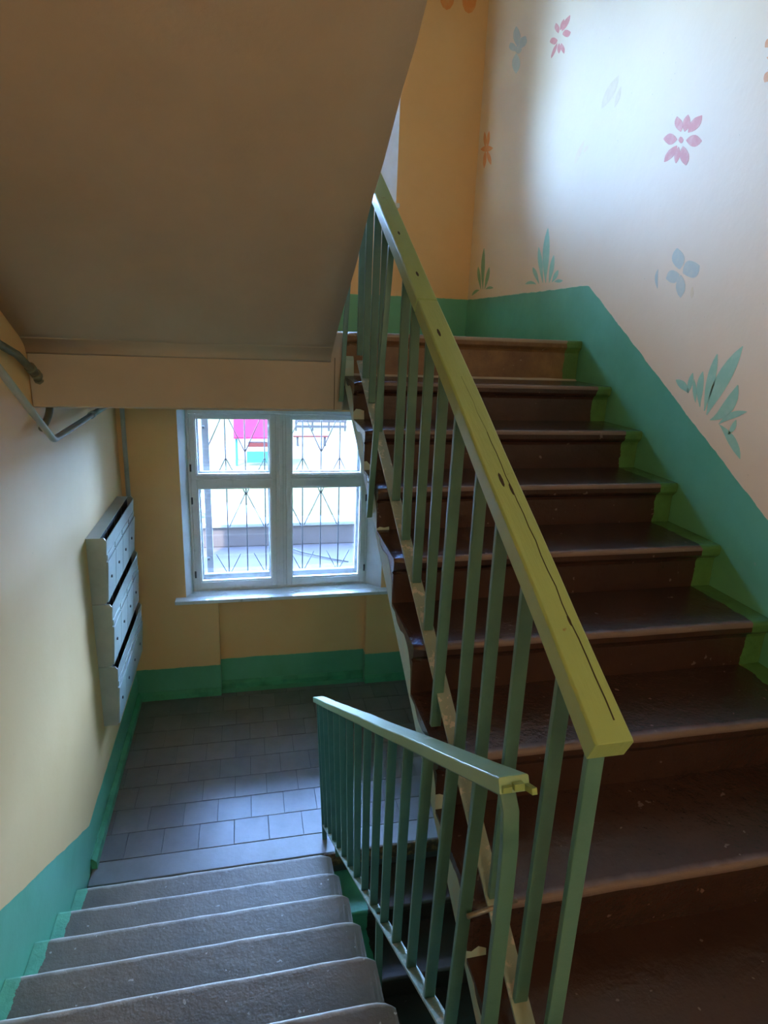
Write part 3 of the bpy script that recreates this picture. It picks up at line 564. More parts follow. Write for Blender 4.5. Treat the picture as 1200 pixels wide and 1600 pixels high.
# ------------------------------------------------------------------ painted stencils on the walls (thin paint layers)
def stencil(name, polys, material, label, depth=0.0005):
    bm = bmesh.new()
    for poly in polys:
        vs = [bm.verts.new((XR - depth, y, z)) for y, z in poly]
        ws = [bm.verts.new((XR + 0.001, y, z)) for y, z in poly]
        bm.faces.new(vs)
        n = len(vs)
        for i in range(n):
            bm.faces.new((vs[i], vs[(i + 1) % n], ws[(i + 1) % n], ws[i]))
    o = link(name, bm, material, wall_right)
    o['label'] = label
    return o
stencil('stencil_flower', STENCILS['pink_flower_large'], M_STENCIL['pink'], 'largest pink eight-petalled flower painted on the right wall')
stencil('stencil_flower', STENCILS['pink_flower_small'], M_STENCIL['pink'], 'smaller pink flower painted high on the right wall')
stencil('stencil_flower', STENCILS['blue_flower'], M_STENCIL['blue'], 'pale blue flower painted high near the corner')
stencil('stencil_flower', STENCILS['orange_flower'], M_STENCIL['orange'], 'orange flower painted beside the corner')
stencil('stencil_flower', STENCILS['orange_edge_flower'], M_STENCIL['orange'], 'orange flower cut off by the right picture edge')
stencil('stencil_flower', STENCILS['yellow_smear'], M_STENCIL['faded'], 'faded yellow blossom smear')
stencil('stencil_flower', STENCILS['faded_pink_flower'], M_STENCIL['fadedpink'], 'very faint pink flower')
stencil('stencil_butterfly', STENCILS['blue_butterfly'], M_STENCIL['blue'], 'grey-blue butterfly shape with four lobes')
stencil('stencil_mark', STENCILS['grey_tick'], M_STENCIL['blue'], 'thin grey tick left of the butterfly')
stencil('stencil_mark', STENCILS['red_tick'], M_STENCIL['faded'], 'thin tick under the butterfly')
stencil('stencil_grass', STENCILS['grass_large'], M_STENCIL['grass'], 'large tuft of green grass blades above the dado')
stencil('stencil_grass', STENCILS['grass_small'], M_STENCIL['grass'], 'upright tuft of grass above the landing dado')
stencil('stencil_grass', STENCILS['grass_corner'], M_STENCIL['grassdark'], 'dull green tuft of grass in the corner')
bm = bmesh.new()
for cx in (1.425, 1.592):
    pts = [(cx + 0.055 * math.cos(t) , 2.37 + 0.085 * math.sin(t)) for t in [2 * math.pi * i / 12 for i in range(12)]]
    vs = [bm.verts.new((x, YW - 0.0005, z)) for x, z in pts]
    ws = [bm.verts.new((x, YW + 0.001, z)) for x, z in pts]
    bm.faces.new(vs)
    for i in range(12):
        bm.faces.new((vs[i], vs[(i + 1) % 12], ws[(i + 1) % 12], ws[i]))
o = link('stencil_flower', bm, M_STENCIL['orange'], wall_back)
o['label'] = 'orange petals painted high on the window wall'

# ------------------------------------------------------------------ windows
def rect_ring(bm, x0, x1, z0, z1, w, y0, y1, wb=None, wt=None):
    wb = w if wb is None else wb
    wt = w if wt is None else wt
    box(bm, x0, x0 + w, y0, y1, z0, z1)
    box(bm, x1 - w, x1, y0, y1, z0, z1)
    box(bm, x0 + w, x1 - w, y0, y1, z0, z0 + wb)
    box(bm, x0 + w, x1 - w, y0, y1, z1 - wt, z1)

def window(name, zb, zt, ztr, over=0.085):
    """double wooden casement: fixed frame and mullion, two sashes each with a small upper and a tall lower pane, twice in depth"""
    win = bpy.data.objects.new(name, None)
    COL.objects.link(win)
    win.location = (0.265, YW + 0.13, zb)
    win['kind'] = 'structure'
    off = Vector(win.location)
    def put(nm, bm, m, par, bev=0.004):
        bmesh.ops.translate(bm, vec=-off, verts=bm.verts[:])
        return link(nm, bm, m, par, bevel=bev)
    F0, F1 = FX0, FX1
    yi = YW + 0.115                               # inner face of the frame
    bm = bmesh.new()
    rect_ring(bm, F0, F1, zb, zt, 0.021, yi, yi + 0.13, 0.03, 0.04)
    box(bm, 0.188, 0.272, yi + 0.002, yi + 0.13, zb + 0.03, zt - 0.04)
    put('window_frame', bm, M_WOODWHITE, win)
    bm = bmesh.new()
    box(bm, 0.214, 0.246, yi - 0.016, yi + 0.004, zb + 0.03, zt - 0.04)
    put('mullion_cover', bm, M_WOODWHITE, win)
    spans = ((F0 + 0.022, 0.187), (0.273, F1 - 0.022))
    for layer, (dy, sw) in enumerate(((-0.006, 0.044), (0.135, 0.062))):
        for (x0, x1) in spans:
            b0, t0 = zb + 0.033, zt - 0.042
            y0, y1 = yi + dy, yi + dy + 0.045
            bm = bmesh.new()
            rect_ring(bm, x0, x1, b0, t0, sw, y0, y1, sw + 0.018, sw - 0.012)
            box(bm, x0 + sw, x1 - sw, y0, y1, ztr - 0.055 - (0.01 if layer else 0), ztr + 0.055)
            # thin drip rail where the small upper leaf closes on the lower one
            if layer == 0:
                box(bm, x0 + sw - 0.01, x1 - sw + 0.01, y0 - 0.010, y0 + 0.002, ztr + 0.012, ztr + 0.030)
                # glazing beads around each pane
                for (za, zc) in ((b0 + sw + 0.018, ztr - 0.055), (ztr + 0.055, t0 - sw + 0.012)):
                    rect_ring(bm, x0 + sw - 0.001, x1 - sw + 0.001, za - 0.001, zc + 0.001, 0.012, y0 + 0.012, y1)
            sash = put('sash', bm, M_OUTERSASH if layer else M_WOODWHITE, win)
            so = Vector((0, 0, 0))
            for nm, (za, zc) in (('pane', (b0 + sw, ztr - 0.05)), ('pane', (ztr + 0.05, t0 - sw))):
                bm = boxes((x0 + sw - 0.004, x1 - sw + 0.004, y0 + 0.020, y0 + 0.024, za - 0.004, zc + 0.018))
                put(nm, bm, M_GLASS, sash, 0)
            if layer == 0:
                for hz in (b0 + 0.14, ztr - 0.16, ztr + 0.12):
                    hx = x0 if x0 < 0 else x1
                    bm = bmesh.new()
                    tube(bm, [(hx, y0 - 0.004, hz - 0.03), (hx, y0 - 0.004, hz + 0.03)], 0.007, 8)
                    put('hinge', bm, M_LOCK, sash, 0)
    # sill board
    bm = bmesh.new()
    box(bm, OX0 - over, OX1 + over * 0.7, YW - 0.095, YW - 0.001, zb - 0.016, zb + 0.016)
    box(bm, OX0 + 0.001, OX1 - 0.001, YW - 0.001, yi + 0.004, zb - 0.016, zb + 0.016)
    bmesh.ops.remove_doubles(bm, verts=bm.verts[:], dist=0.0005)
    put('window_sill', bm, M_SILL, win, 0.006)
    # outer metal sill
    bm = boxes((OX0 + 0.005, OX1 - 0.005, yi + 0.13, YO + 0.04, zb - 0.02, zb + 0.004))
    put('outer_sill', bm, M_OUTERSASH, win, 0)
    return win
def sill_mat():
    k = NT('glossy_white_sill_paint')
    c = k.mix(k.ramp(k.noise(9, 5, 0.7), 0.60, 0.66), (0.78, 0.79, 0.77), (0.52, 0.56, 0.50))
    k.color(c)
    k.rough(k.ramp(k.noise(7, 3), 0.2, 2.2))
    k.b.inputs['Roughness'].default_value = 0.15
    k.bump(k.noise(16, 4), 0.15, 0.008)
    return k.m
M_SILL = sill_mat()
window('window_1', -2.200, -0.603, -1.208)
window('window_2', 0.965, 2.548, 1.97, 0.012)

# ================================================================== STAIRS
def step_profile(back, r, lip=0.045, over=0.026, n=5):
    """nosing at the origin, tread runs to +y"""
    rad = 0.014
    pts = [(back, 0.0), (rad, 0.0)]
    for i in range(1, n + 1):
        a = math.pi / 2 + (math.pi / 2) * i / n
        pts.append((rad + rad * math.cos(a), -rad + rad * math.sin(a)))
    pts += [(0.002, -lip + 0.008), (0.008, -lip), (over * 0.8, -lip - 0.010), (over, -lip - 0.022), (over, -r - 0.02), (back, -0.024)]
    return pts

def step_mesh(x0, x1, back, r, mirror=False, chip=None, seed=0, nx=14):
    """extruded step, broken corner on the well side"""
    prof = step_profile(back, r)
    rng = random.Random(seed)
    bm = bmesh.new()
    xs = [x0 + (x1 - x0) * i / nx for i in range(nx + 1)]
    if chip == 'left': xs = [x0, x0 + 0.012, x0 + 0.03, x0 + 0.06] + [x for x in xs if x > x0 + 0.07]
    if chip == 'right': xs = [x for x in xs if x < x1 - 0.07] + [x1 - 0.06, x1 - 0.03, x1 - 0.012, x1]
    rings = []
    for x in xs:
        ring = []
        jit = rng.uniform(-1, 1) * 0.0022
        for (py, pz) in prof:
            yy, zz = py, pz
            if py < 0.05:
                yy += jit
                e = (x - x0) if chip == 'left' else (x1 - x) if chip == 'right' else 9
                if e < 0.07:
                    q = (1 - e / 0.07) ** 2
                    if pz > -0.06:
                        yy += q * 0.022
                        zz -= q * 0.010
            if mirror: yy = -yy
            ring.append(bm.verts.new((x, yy, zz)))
        rings.append(ring)
    n = len(prof)
    for a, b in zip(rings, rings[1:]):
        for i in range(n):
            f = bm.faces.new((a[i], b[i], b[(i + 1) % n], a[(i + 1) % n]))
            f.smooth = False
    bm.faces.new(rings[0]); bm.faces.new(rings[-1][::-1])
    return bm

# flight going up to the upper landing
fu = empty('stair_flight', 'dark brown painted flight climbing to the upper landing beside the stencilled wall', 'stairs', (1.09, -2.7, ZCAM))
def child(o, root):
    o.parent = root
    o.matrix_parent_inverse = Matrix.Translation(-Vector(root.location))
    return o
for k in range(1, 9):
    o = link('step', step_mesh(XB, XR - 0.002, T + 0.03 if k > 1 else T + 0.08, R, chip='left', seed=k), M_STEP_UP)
    o.location = (0, -k * T, -k * R)
    child(o, fu)
# top riser: landing edge, thicker and battered
o = link('step', step_mesh(XB, XR - 0.002, 0.16, R + 0.02, chip='left', seed=31), M_STEP_TOP)
o.location = (0, 0.045, ZUP + 0.003)
o['label'] = 'battered top step with chipped paint at the landing edge'
child(o, fu)
# sloping slab with a painted stringer along the well
bm = bmesh.new()
off = -0.222
prism_x(bm, [(0.10, off + 0.10 * S), (-2.75, off - 2.75 * S), (-2.75, off - 2.75 * S + 0.015), (0.10, off + 0.10 * S + 0.015)], XB + 0.05, XR - 0.002)
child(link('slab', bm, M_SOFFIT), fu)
bm = bmesh.new()
rng = random.Random(5)
lo, hi = [], []
n = 170
for i in range(n + 1):
    yy = 0.06 - 2.80 * i / n
    frac = (-yy / T) % 1.0
    lo.append((yy, off + yy * S))
    cap = -math.ceil((0.03 - yy) / T) * R - 0.012          # never above the tread in front
    hi.append((yy, min(cap, yy * S - 0.138 + 0.036 * math.cos(2 * math.pi * (frac + 0.333)) + 0.006 * noise.noise(Vector((yy * 30, 1, 0))))))
a = [bm.verts.new((XB - 0.001, y, z)) for y, z in lo]
b = [bm.verts.new((XB - 0.001, y, z)) for y, z in hi]
a2 = [bm.verts.new((XB + 0.05, y, z)) for y, z in lo]
b2 = [bm.verts.new((XB + 0.05, y, z)) for y, z in hi]
for i in range(n):
    bm.faces.new((a[i], a[i + 1], b[i + 1], b[i]))
    bm.faces.new((a2[i], a2[i + 1], b2[i + 1], b2[i]))
    bm.faces.new((a[i], a[i + 1], a2[i + 1], a2[i]))
    bm.faces.new((b[i], b[i + 1], b2[i + 1], b2[i]))
bm.faces.new((a[0], b[0], b2[0], a2[0])); bm.faces.new((a[n], b[n], b2[n], a2[n]))
o = child(link('stringer', bm, M_STRINGER), fu)
o['label'] = 'pale green stringer with flaking plaster facing the well'

# flight going down to the tiled landing
YA, ZA = -0.1589, -2.9665
fd = empty('stair_flight', 'worn grey-brown flight going down to the tiled landing along the mailbox wall', 'stairs', (-0.32, YA, ZLOW))
for j in range(0, 8):
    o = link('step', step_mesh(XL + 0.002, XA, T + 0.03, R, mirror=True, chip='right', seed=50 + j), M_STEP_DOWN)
    o.location = (0, YA - j * T, ZA + j * R)
    child(o, fd)
bm = bmesh.new()
c0 = ZA - YA * -S
zl = lambda yy: ZA + (YA - yy) * S
prism_x(bm, [(0.05, zl(0.05) - 0.22), (-2.70, zl(-2.70) - 0.22), (-2.70, zl(-2.70) - 0.205), (0.05, zl(0.05) - 0.205)], XL + 0.002, XA - 0.015)
child(link('slab', bm, M_SOFFIT), fd)

# flight from the tiled landing down to the entrance
fl = empty('stair_flight', 'dark lower flight seen through the railing below the tiled landing', 'stairs', (1.09, -2.7, ZGND))
for k in range(1, 9):
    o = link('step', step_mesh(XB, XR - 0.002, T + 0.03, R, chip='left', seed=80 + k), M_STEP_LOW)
    o.location = (0, 0.013 - k * T, ZLOW - k * R)
    child(o, fl)
bm = bmesh.new()
zd = lambda yy: ZLOW + (yy - 0.013) * S
prism_x(bm, [(0.02, zd(0.02) - 0.24), (-2.5, zd(-2.5) - 0.24), (-2.5, zd(-2.5) - 0.205), (0.02, zd(0.02) - 0.205)], XB, XR - 0.002)
child(link('slab', bm, M_SOFFIT), fl)

# flight overhead: plain plastered underside, steps above it
fo = empty('stair_flight', 'overhead flight with a smooth tan plastered underside at top left', 'stairs', (-0.33, 0.05, ZUP))
SO = 0.553
bm = bmesh.new()
zs = lambda yy: -0.072 + SO * (0.05 - yy)
nxs, nys = 10, 24
grid = []
for i in range(nys + 1):
    yy = 0.07 - 2.72 * i / nys
    rowv = []
    for j in range(nxs + 1):
        xx = XL + 0.001 + (XA - 0.011 - XL) * j / nxs
        if j == nxs:
            xx += noise.noise(Vector((yy * 9, 0, 3))) * 0.006
        rowv.append(bm.verts.new((xx, yy, zs(yy) + noise.noise(Vector((xx * 1.6, yy * 1.6, 0))) * 0.003)))
    grid.append(rowv)
top = [[bm.verts.new((v.co.x, v.co.y, zs(v.co.y) + 0.10)) for v in r] for r in grid]
for i in range(nys):
    for j in range(nxs):
        bm.faces.new((grid[i][j], grid[i + 1][j], grid[i + 1][j + 1], grid[i][j + 1])).smooth = True
        bm.faces.new((top[i][j], top[i][j + 1], top[i + 1][j + 1], top[i + 1][j]))
for i in range(nys):
    bm.faces.new((grid[i][0], top[i][0], top[i + 1][0], grid[i + 1][0]))
    bm.faces.new((grid[i][nxs], grid[i + 1][nxs], top[i + 1][nxs], top[i][nxs]))
for j in range(nxs):
    bm.faces.new((grid[0][j], grid[0][j + 1], top[0][j + 1], top[0][j]))
    bm.faces.new((grid[nys][j], top[nys][j], top[nys][j + 1], grid[nys][j + 1]))
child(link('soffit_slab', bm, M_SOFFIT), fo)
# plaster cove between soffit and beam
bm = bmesh.new()
cv = [(p.y, p.z) for p in arc((0, 0.0496, -0.112), (0, 0.0496, -0.074), (0, -0.01, zs(-0.01) - 0.001), 8)]
prism_x(bm, cv + [(-0.02, 0.0), (0.06, -0.02)], XL + 0.001, XA - 0.012)
for f in bm.faces: f.smooth = len(f.verts) == 4 and f.calc_center_median().z < -0.028
child(link('cove', bm, M_SOFFIT), fo)
for k in range(1, 9):
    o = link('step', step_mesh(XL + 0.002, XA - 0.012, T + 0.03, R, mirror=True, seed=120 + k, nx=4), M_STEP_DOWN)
    o.location = (0, -0.02 - (k - 1) * T, ZUP + k * R)
    child(o, fo)

# ================================================================== RAILINGS
# railing of the upper flight
XBAR = 0.478
ru = empty('stair_railing', 'green metal railing with yellow-green wooden handrail on the upper flight', 'railing', (XBAR, -1.2, -0.7))
RZ = 0.880
def rail_z(y): return RZ + S * y
d = Vector((0, 1, S)).normalized()
nrm = Vector((0, -S, 1)).normalized()
# handrail in two lengths with a joint; rounded top edges, nose cut off square to the floor at the foot
def hand_section(w, h, r=0.004):
    return [(-w / 2, -h), (w / 2, -h), (w / 2, -r), (w / 2 - r, 0), (-w / 2 + r, 0), (-w / 2, -r)]
def sweep(bm, secs, mi=0):
    rings = [[bm.verts.new(p) for p in s] for s in secs]
    n = len(rings[0])
    for a, b in zip(rings, rings[1:]):
        for i in range(n):
            bm.faces.new((a[i], a[(i + 1) % n], b[(i + 1) % n], b[i])).material_index = mi
    bm.faces.new(rings[0]); bm.faces.new(rings[-1][::-1])
def rail_piece(y0, y1, nose):
    bm = bmesh.new()
    secs = []
    sec = hand_section(0.066, 0.045)
    ys = [y0 + (y1 - y0) * i / 12 for i in range(13)]
    if nose:
        # end of the rail cut a little out of square
        base = Vector((XBAR + 0.003, y0 - 0.006, rail_z(y0 - 0.006)))
        secs.append([base + Vector((sx, 0, 0)) + nrm * sz + d * sz * 0.08 for sx, sz in sec])
    for yy in ys:
        base = Vector((XBAR + 0.003, yy, rail_z(yy)))
        secs.append([base + Vector((sx, 0, 0)) + nrm * sz + Vector((noise.noise(Vector((yy * 4, sx * 9, 1))) * 0.0025, 0, 0)) for sx, sz in sec])
    sweep(bm, secs)
    return bm
h1 = child(link('handrail', rail_piece(-2.424, -1.262, True), M_RAIL_UP, bevel=0.0015), ru)
h2 = child(link('handrail', rail_piece(-1.256, 0.02, False), M_RAIL_UP, bevel=0.0015), ru)
# long drying crack and knots in the lower handrail
bm = bmesh.new()
rng = random.Random(3)
pts = []
for i in range(26):
    yy = -2.40 + 0.80 * i / 25
    pts.append(Vector((XBAR + 0.017 - 0.010 * i / 25 + rng.uniform(-0.0018, 0.0018), yy, rail_z(yy) + 0.0008)))
for i in range(25):
    w = 0.0008 * (1 - i / 25) + 0.0004
    a, b = pts[i], pts[i + 1]
    q = [bm.verts.new(v) for v in (a + Vector((-w, 0, 0)), b + Vector((-w, 0, 0)), b + Vector((w, 0, 0)), a + Vector((w, 0, 0)))]
    e = [bm.verts.new(v.co - nrm * 0.004) for v in q]
    bm.faces.new(q)
    for m in range(4):
        bm.faces.new((q[m], q[(m + 1) % 4], e[(m + 1) % 4], e[m]))
bmesh.ops.remove_doubles(bm, verts=bm.verts[:], dist=0.0012)
o = child(link('crack', bm, M_CRACK), ru)
o['label'] = 'long dark drying crack along the foot of the handrail'
for (dx, yy, l, w) in ((-0.004, -1.93, 0.022, 0.004), (0.010, -1.955, 0.018, 0.003), (0.013, -2.24, 0.012, 0.0025), (-0.006, -1.42, 0.02, 0.004), (0.004, -1.12, 0.016, 0.004), (0.0, -0.86, 0.014, 0.004)):
    bm = bmesh.new()
    c = Vector((XBAR + dx, yy, rail_z(yy) + 0.0008))
    q = [bm.verts.new(c + Vector((w * math.cos(t), 0, 0)) + d * l * math.sin(t)) for t in [2 * math.pi * i / 8 for i in range(8)]]
    bm.faces.new(q)
    e = [bm.verts.new(v.co - nrm * 0.004) for v in q]
    for m in range(8):
        bm.faces.new((q[m], q[(m + 1) % 8], e[(m + 1) % 8], e[m]))
    child(link('knot', bm, M_CRACK), ru)
# flat bar under the handrail and the sloping bottom bar
bm = bmesh.new()
p = lambda y, dz: Vector((XBAR, y, rail_z(y))) + nrm * dz
beam(bm, p(-2.40, -0.049), p(0.0, -0.049), 0.040, 0.008)
child(link('top_bar', bm, M_METALWORN), ru)
bm = bmesh.new()
zbar = lambda y: 0.026 + S * y
beam(bm, (XBAR, -2.62, zbar(-2.62)), (XBAR, -0.20, zbar(-0.20)), 0.040, 0.008)
child(link('bottom_bar', bm, M_METALWORN), ru)
def baluster(x0, y0, z0, x1, y1, z1, w=0.030, t=0.014):
    bm = bmesh.new()
    vs = []
    for (x, y, z) in ((x0, y0, z0), (x1, y1, z1)):
        for a, b in ((-1, -1), (1, -1), (1, 1), (-1, 1)):
            vs.append(bm.verts.new((x + a * w / 2, y + b * t / 2, z + (S * b * t / 2 if False else 0))))
    for q in ((0, 3, 2, 1), (4, 5, 6, 7), (0, 1, 5, 4), (1, 2, 6, 5), (2, 3, 7, 6), (3, 0, 4, 7)):
        bm.faces.new([vs[i] for i in q])
    return bm
UY = [-2.388, -2.265, -2.100, -1.955, -1.810, -1.650, -1.475, -1.318, -1.158, -0.992, -0.822, -0.650, -0.482, -0.322, -0.165, -0.020]
rng = random.Random(11)
for i, yy in enumerate(UY):
    long = i in (0, 5, 10, 15)
    zt = rail_z(yy) - 0.058
    zb = zbar(yy) + 0.004
    if i == 0: zb = -8 * R + 0.001
    if i == 5: zb = -1.040
    if i == 10: zb = zbar(yy) - 0.21
    if i == 15: zb = -0.30
    xb = XBAR
    xt = XBAR + rng.uniform(-0.004, 0.004)
    if long and i:
        # post on the outer face of the bar, reaching down past the step ends (one stands on its tread)
        if i == 5:
            o = link('post', baluster(0.462, yy, -6 * R + 0.002, 0.472, yy, zt, 0.030, 0.018), M_METAL, bevel=0.002)
        else:
            o = link('post', baluster(0.4135, yy, zb, 0.462, yy, zt, 0.022, 0.018), M_METAL, bevel=0.002)
    else:
        o = link('baluster' if i else 'post', baluster(xb, yy, zb, xt, yy + rng.uniform(-0.006, 0.006), zt), M_METAL, bevel=0.002)
    child(o, ru)
# short rod tying the railing to the step
bm = bmesh.new()
tube(bm, [(XBAR - 0.075, -2.13, -7 * R + 0.020), (XBAR + 0.055, -2.105, -7 * R + 0.014)], 0.006, 8)
child(link('tie_rod', bm, M_RUST), ru)
bm = bmesh.new()
prism_x(bm, [(-0.79, -0.54), (-0.74, -0.54), (-0.745, -0.62), (-0.765, -0.665), (-0.785, -0.62)], 0.419, 0.4315)
child(link('bracket', bm, M_METAL, bevel=0.003), ru)

# railing of the lower flight
rd = empty('stair_railing', 'green metal railing with flat pale green handrail on the flight going down', 'railing', (0.39, -1.0, -2.3))
A0, A1 = Vector((0.335, 0.165, -2.10)), Vector((0.415, -2.245, -0.742))     # handrail axis, far to near
def arail(t): return A0.lerp(A1, t)
B0, B1 = Vector((0.385, 0.14, -3.035)), Vector((0.396, -2.33, -1.455))     # bottom bar axis
def abar(y):
    t = (y - B0.y) / (B1.y - B0.y)
    return B0.lerp(B1, t)
bm = bmesh.new()
da = (A1 - A0).normalized()
sa = Vector((1, 0, 0)); sa = (sa - da * sa.dot(da)).normalized()
ua = sa.cross(da); ua = ua if ua.z > 0 else -ua
secs = []
for i in range(17):
    t = i / 16
    c = arail(t) + ua * (noise.noise(Vector((t * 7, 0, 0))) * 0.004)
    w = 0.062
    secs.append([c + sa * sx + ua * sz for sx, sz in ((-w / 2, -0.030), (w / 2, -0.030), (w / 2, -0.003), (w / 2 - 0.003, 0), (-w / 2 + 0.003, 0), (-w / 2, -0.003))])
sweep(bm, secs)
child(link('handrail', bm, M_RAIL_DN, bevel=0.0015), rd)
# splintered end of the board
e0 = A1 + da * 0.002
for (sx, w, l, dz) in ((0.004, 0.020, 0.012, -0.016), (0.024, 0.010, 0.030, -0.022), (-0.018, 0.018, 0.006, -0.020)):
    bm = bmesh.new()
    beam(bm, e0 + sa * sx + ua * dz, e0 + sa * sx + ua * (dz - 0.003) + da * l, w, 0.012)
    o = child(link('splinter', bm, M_RAIL_UP), rd)
    o['label'] = 'broken yellow-green end grain of the board'
bm = bmesh.new()
beam(bm, arail(0.01) - ua * 0.035, arail(0.985) - ua * 0.035, 0.036, 0.008)
child(link('top_bar', bm, M_METAL), rd)
bm = bmesh.new()
beam(bm, B0, B1, 0.036, 0.008)
child(link('bottom_bar', bm, M_METALWORN), rd)
AY = [-2.105, -1.951, -1.782, -1.612, -1.445, -1.275, -1.105, -0.935, -0.768, -0.600, -0.435, -0.270, -0.110, 0.045]
for i, yy in enumerate(AY):
    b = abar(yy)
    t = (yy - A0.y) / (A1.y - A0.y)
    tp = arail(t) - ua * 0.036
    o = link('baluster', baluster(b.x, yy, b.z, tp.x - 0.003, tp.y, tp.z), M_METAL, bevel=0.002)
    child(o, rd)
# posts: far one on the landing, one mid flight, one at the step ends, near one bent under the board
tp = arail(0.012) - ua * 0.034
child(link('post', baluster(0.384, 0.135, ZLOW + 0.001, tp.x, tp.y, tp.z, 0.030, 0.022), M_METAL, bevel=0.002), rd)
for yy, drop in ((-0.300, 0.10), (-1.360, 0.42)):
    b = abar(yy)
    child(link('post', baluster(0.404, yy, b.z - drop, b.x + 0.004, yy, b.z + 0.02, 0.028, 0.018), M_METAL, bevel=0.002), rd)
bm = bmesh.new()
tp = arail(0.985) - ua * 0.036
path = [Vector((0.403, -2.285, -1.75)), Vector((0.403, -2.285, -0.98)), Vector((0.402, -2.283, -0.86)), Vector((0.404, -2.268, -0.80)), Vector((0.406, -2.235, -0.772))]
secs = []
for i, q in enumerate(path):
    dd = (path[min(i + 1, len(path) - 1)] - path[max(i - 1, 0)]).normalized()
    ss = Vector((1, 0, 0)); uu = ss.cross(dd).normalized()
    secs.append([q + ss * 0.016 + uu * 0.008, q - ss * 0.016 + uu * 0.008, q - ss * 0.016 - uu * 0.008, q + ss * 0.016 - uu * 0.008])
sweep(bm, secs)
child(link('post', bm, M_METAL, bevel=0.002), rd)

# ================================================================== MAILBOXES
MB_LABEL = ('topmost grey-green metal mailbox row on the left wall', 'middle grey-green metal mailbox row of the three on the left wall', 'lowest grey-green metal mailbox row, just above the green dado')
MX0, MX1 = XL + 0.001, XL + 0.118
MY0, MY1 = 0.735, 1.745
MH = 0.436
for i in range(3):
    z1 = -1.235 - i * (MH + 0.006)
    z0 = z1 - MH
    root = empty('mailbox_row', MB_LABEL[i], 'mailbox', (MX0, (MY0 + MY1) / 2, z0), 'mailbox rows on the left wall')
    def mput(nm, bm, m, bev=0.002, par=None):
        o = link(nm, bm, m, None, bevel=bev)
        o.parent = par or root
        if par is None:
            o.matrix_parent_inverse = Matrix.Translation(-Vector(root.location))
        return o
    DB = 0.030                                     # the front leans back towards the foot
    xf = lambda z: MX1 - DB * (z1 - 0.02 - z) / (MH - 0.02)
    def plate(bm, ya, yb, za, zb, out, th):
        # slanted sheet lying 'out' in front of the cheek line
        prof = [(xf(za) + out, za), (xf(zb) + out, zb), (xf(zb) + out - th, zb), (xf(za) + out - th, za)]
        A = [bm.verts.new((x, ya, z)) for x, z in prof]
        B = [bm.verts.new((x, yb, z)) for x, z in prof]
        bm.faces.new(A); bm.faces.new(B[::-1])
        for q in range(4):
            bm.faces.new((A[q], B[q], B[(q + 1) % 4], A[(q + 1) % 4]))
    bm = bmesh.new()
    # end cheeks, back, bottom, dividers and lid of sheet metal
    for ya, yb in ((MY0, MY0 + 0.008), (MY1 - 0.008, MY1)):
        prof = [(MX0, z0), (xf(z0), z0), (xf(z1 - 0.02), z1 - 0.02), (MX1 - 0.014, z1), (MX0, z1)]
        a = [bm.verts.new((x, ya, z)) for x, z in prof]
        b_ = [bm.verts.new((x, yb, z)) for x, z in prof]
        bm.faces.new(a); bm.faces.new(b_[::-1])
        for q in range(len(prof)):
            bm.faces.new((a[q], b_[q], b_[(q + 1) % len(prof)], a[(q + 1) % len(prof)]))
    box(bm, MX0, MX0 + 0.004, MY0 + 0.008, MY1 - 0.008, z0, z1)
    box(bm, MX0, xf(z0) - 0.004, MY0 + 0.008, MY1 - 0.008, z0, z0 + 0.006)
    box(bm, MX0, MX1 - 0.040, MY0 + 0.008, MY1 - 0.008, z1 - 0.006, z1 - 0.001)
    for q in range(1, 4):
        yy = MY0 + (MY1 - MY0) * q / 4
        box(bm, MX0 + 0.004, MX1 - 0.045, yy - 0.002, yy + 0.002, z0 + 0.006, z1 - 0.02)
    mput('body', bm, M_BOX, 0)
    mput('slot_shade_block', boxes((MX0 + 0.006, MX1 - 0.046, MY0 + 0.010, MY1 - 0.010, z0 + 0.02, z1 - 0.012)), M_BOXIN, 0)  # near-black block paints the shade behind the letter slots
    bm = bmesh.new()
    plate(bm, MY0 + 0.009, MY1 - 0.009, z1 - 0.165, z1 - 0.016, 0.001, 0.004)
    mput('fascia', bm, M_BOX, 0)
    for q in range(4):
        w = (MY1 - MY0) / 4
        ya, yb = MY0 + q * w + 0.005, MY0 + (q + 1) * w - 0.005
        bm = bmesh.new()
        plate(bm, ya, yb, z0 + 0.010, z1 - 0.158, 0.011, 0.014)
        dr = mput('door', bm, M_BOX, 0.002)
        bm = bmesh.new()
        plate(bm, ya + 0.006, yb - 0.012, z1 - 0.150, z1 - 0.112, 0.006, 0.006)
        mput('name_flap', bm, M_BOX, 0.0015, dr)
        bm = bmesh.new()
        zl_ = z0 + 0.15
        tube(bm, [(xf(zl_) + 0.008, (ya + yb) / 2 - 0.03, zl_), (xf(zl_) + 0.018, (ya + yb) / 2 - 0.03, zl_)], 0.010, 10)
        mput('lock', bm, M_LOCK, 0, dr)

# ================================================================== PIPES ON THE LEFT WALL
gp = empty('gas_pipe', 'light grey pipe sloping down the left wall then turning along it', 'pipe', (-0.94, 0.0, -0.5))
bm = bmesh.new()
p0, p1, p2 = Vector((-0.932, -1.10, 0.192)), Vector((-0.932, -0.012, -0.497)), Vector((-0.955, 0.90, -0.500))
tube(bm, [p0] + arc(p1.lerp(p0, 0.03), p1, p1.lerp(p2, 0.035), 5) + [p2], 0.0155, 14)
child(link('pipe', bm, M_PIPE), gp)
bm = bmesh.new()
tube(bm, [p2 - Vector((0, 0.05, 0)), p2 + Vector((-0.0005, 0.01, 0))], 0.021, 14)
child(link('collar', bm, M_PIPE), gp)
bm = bmesh.new()
tube(bm, [p0.lerp(p1, 0.40), p0.lerp(p1, 0.435)], 0.020, 14)
child(link('collar', bm, M_PIPE), gp)
bm = bmesh.new()
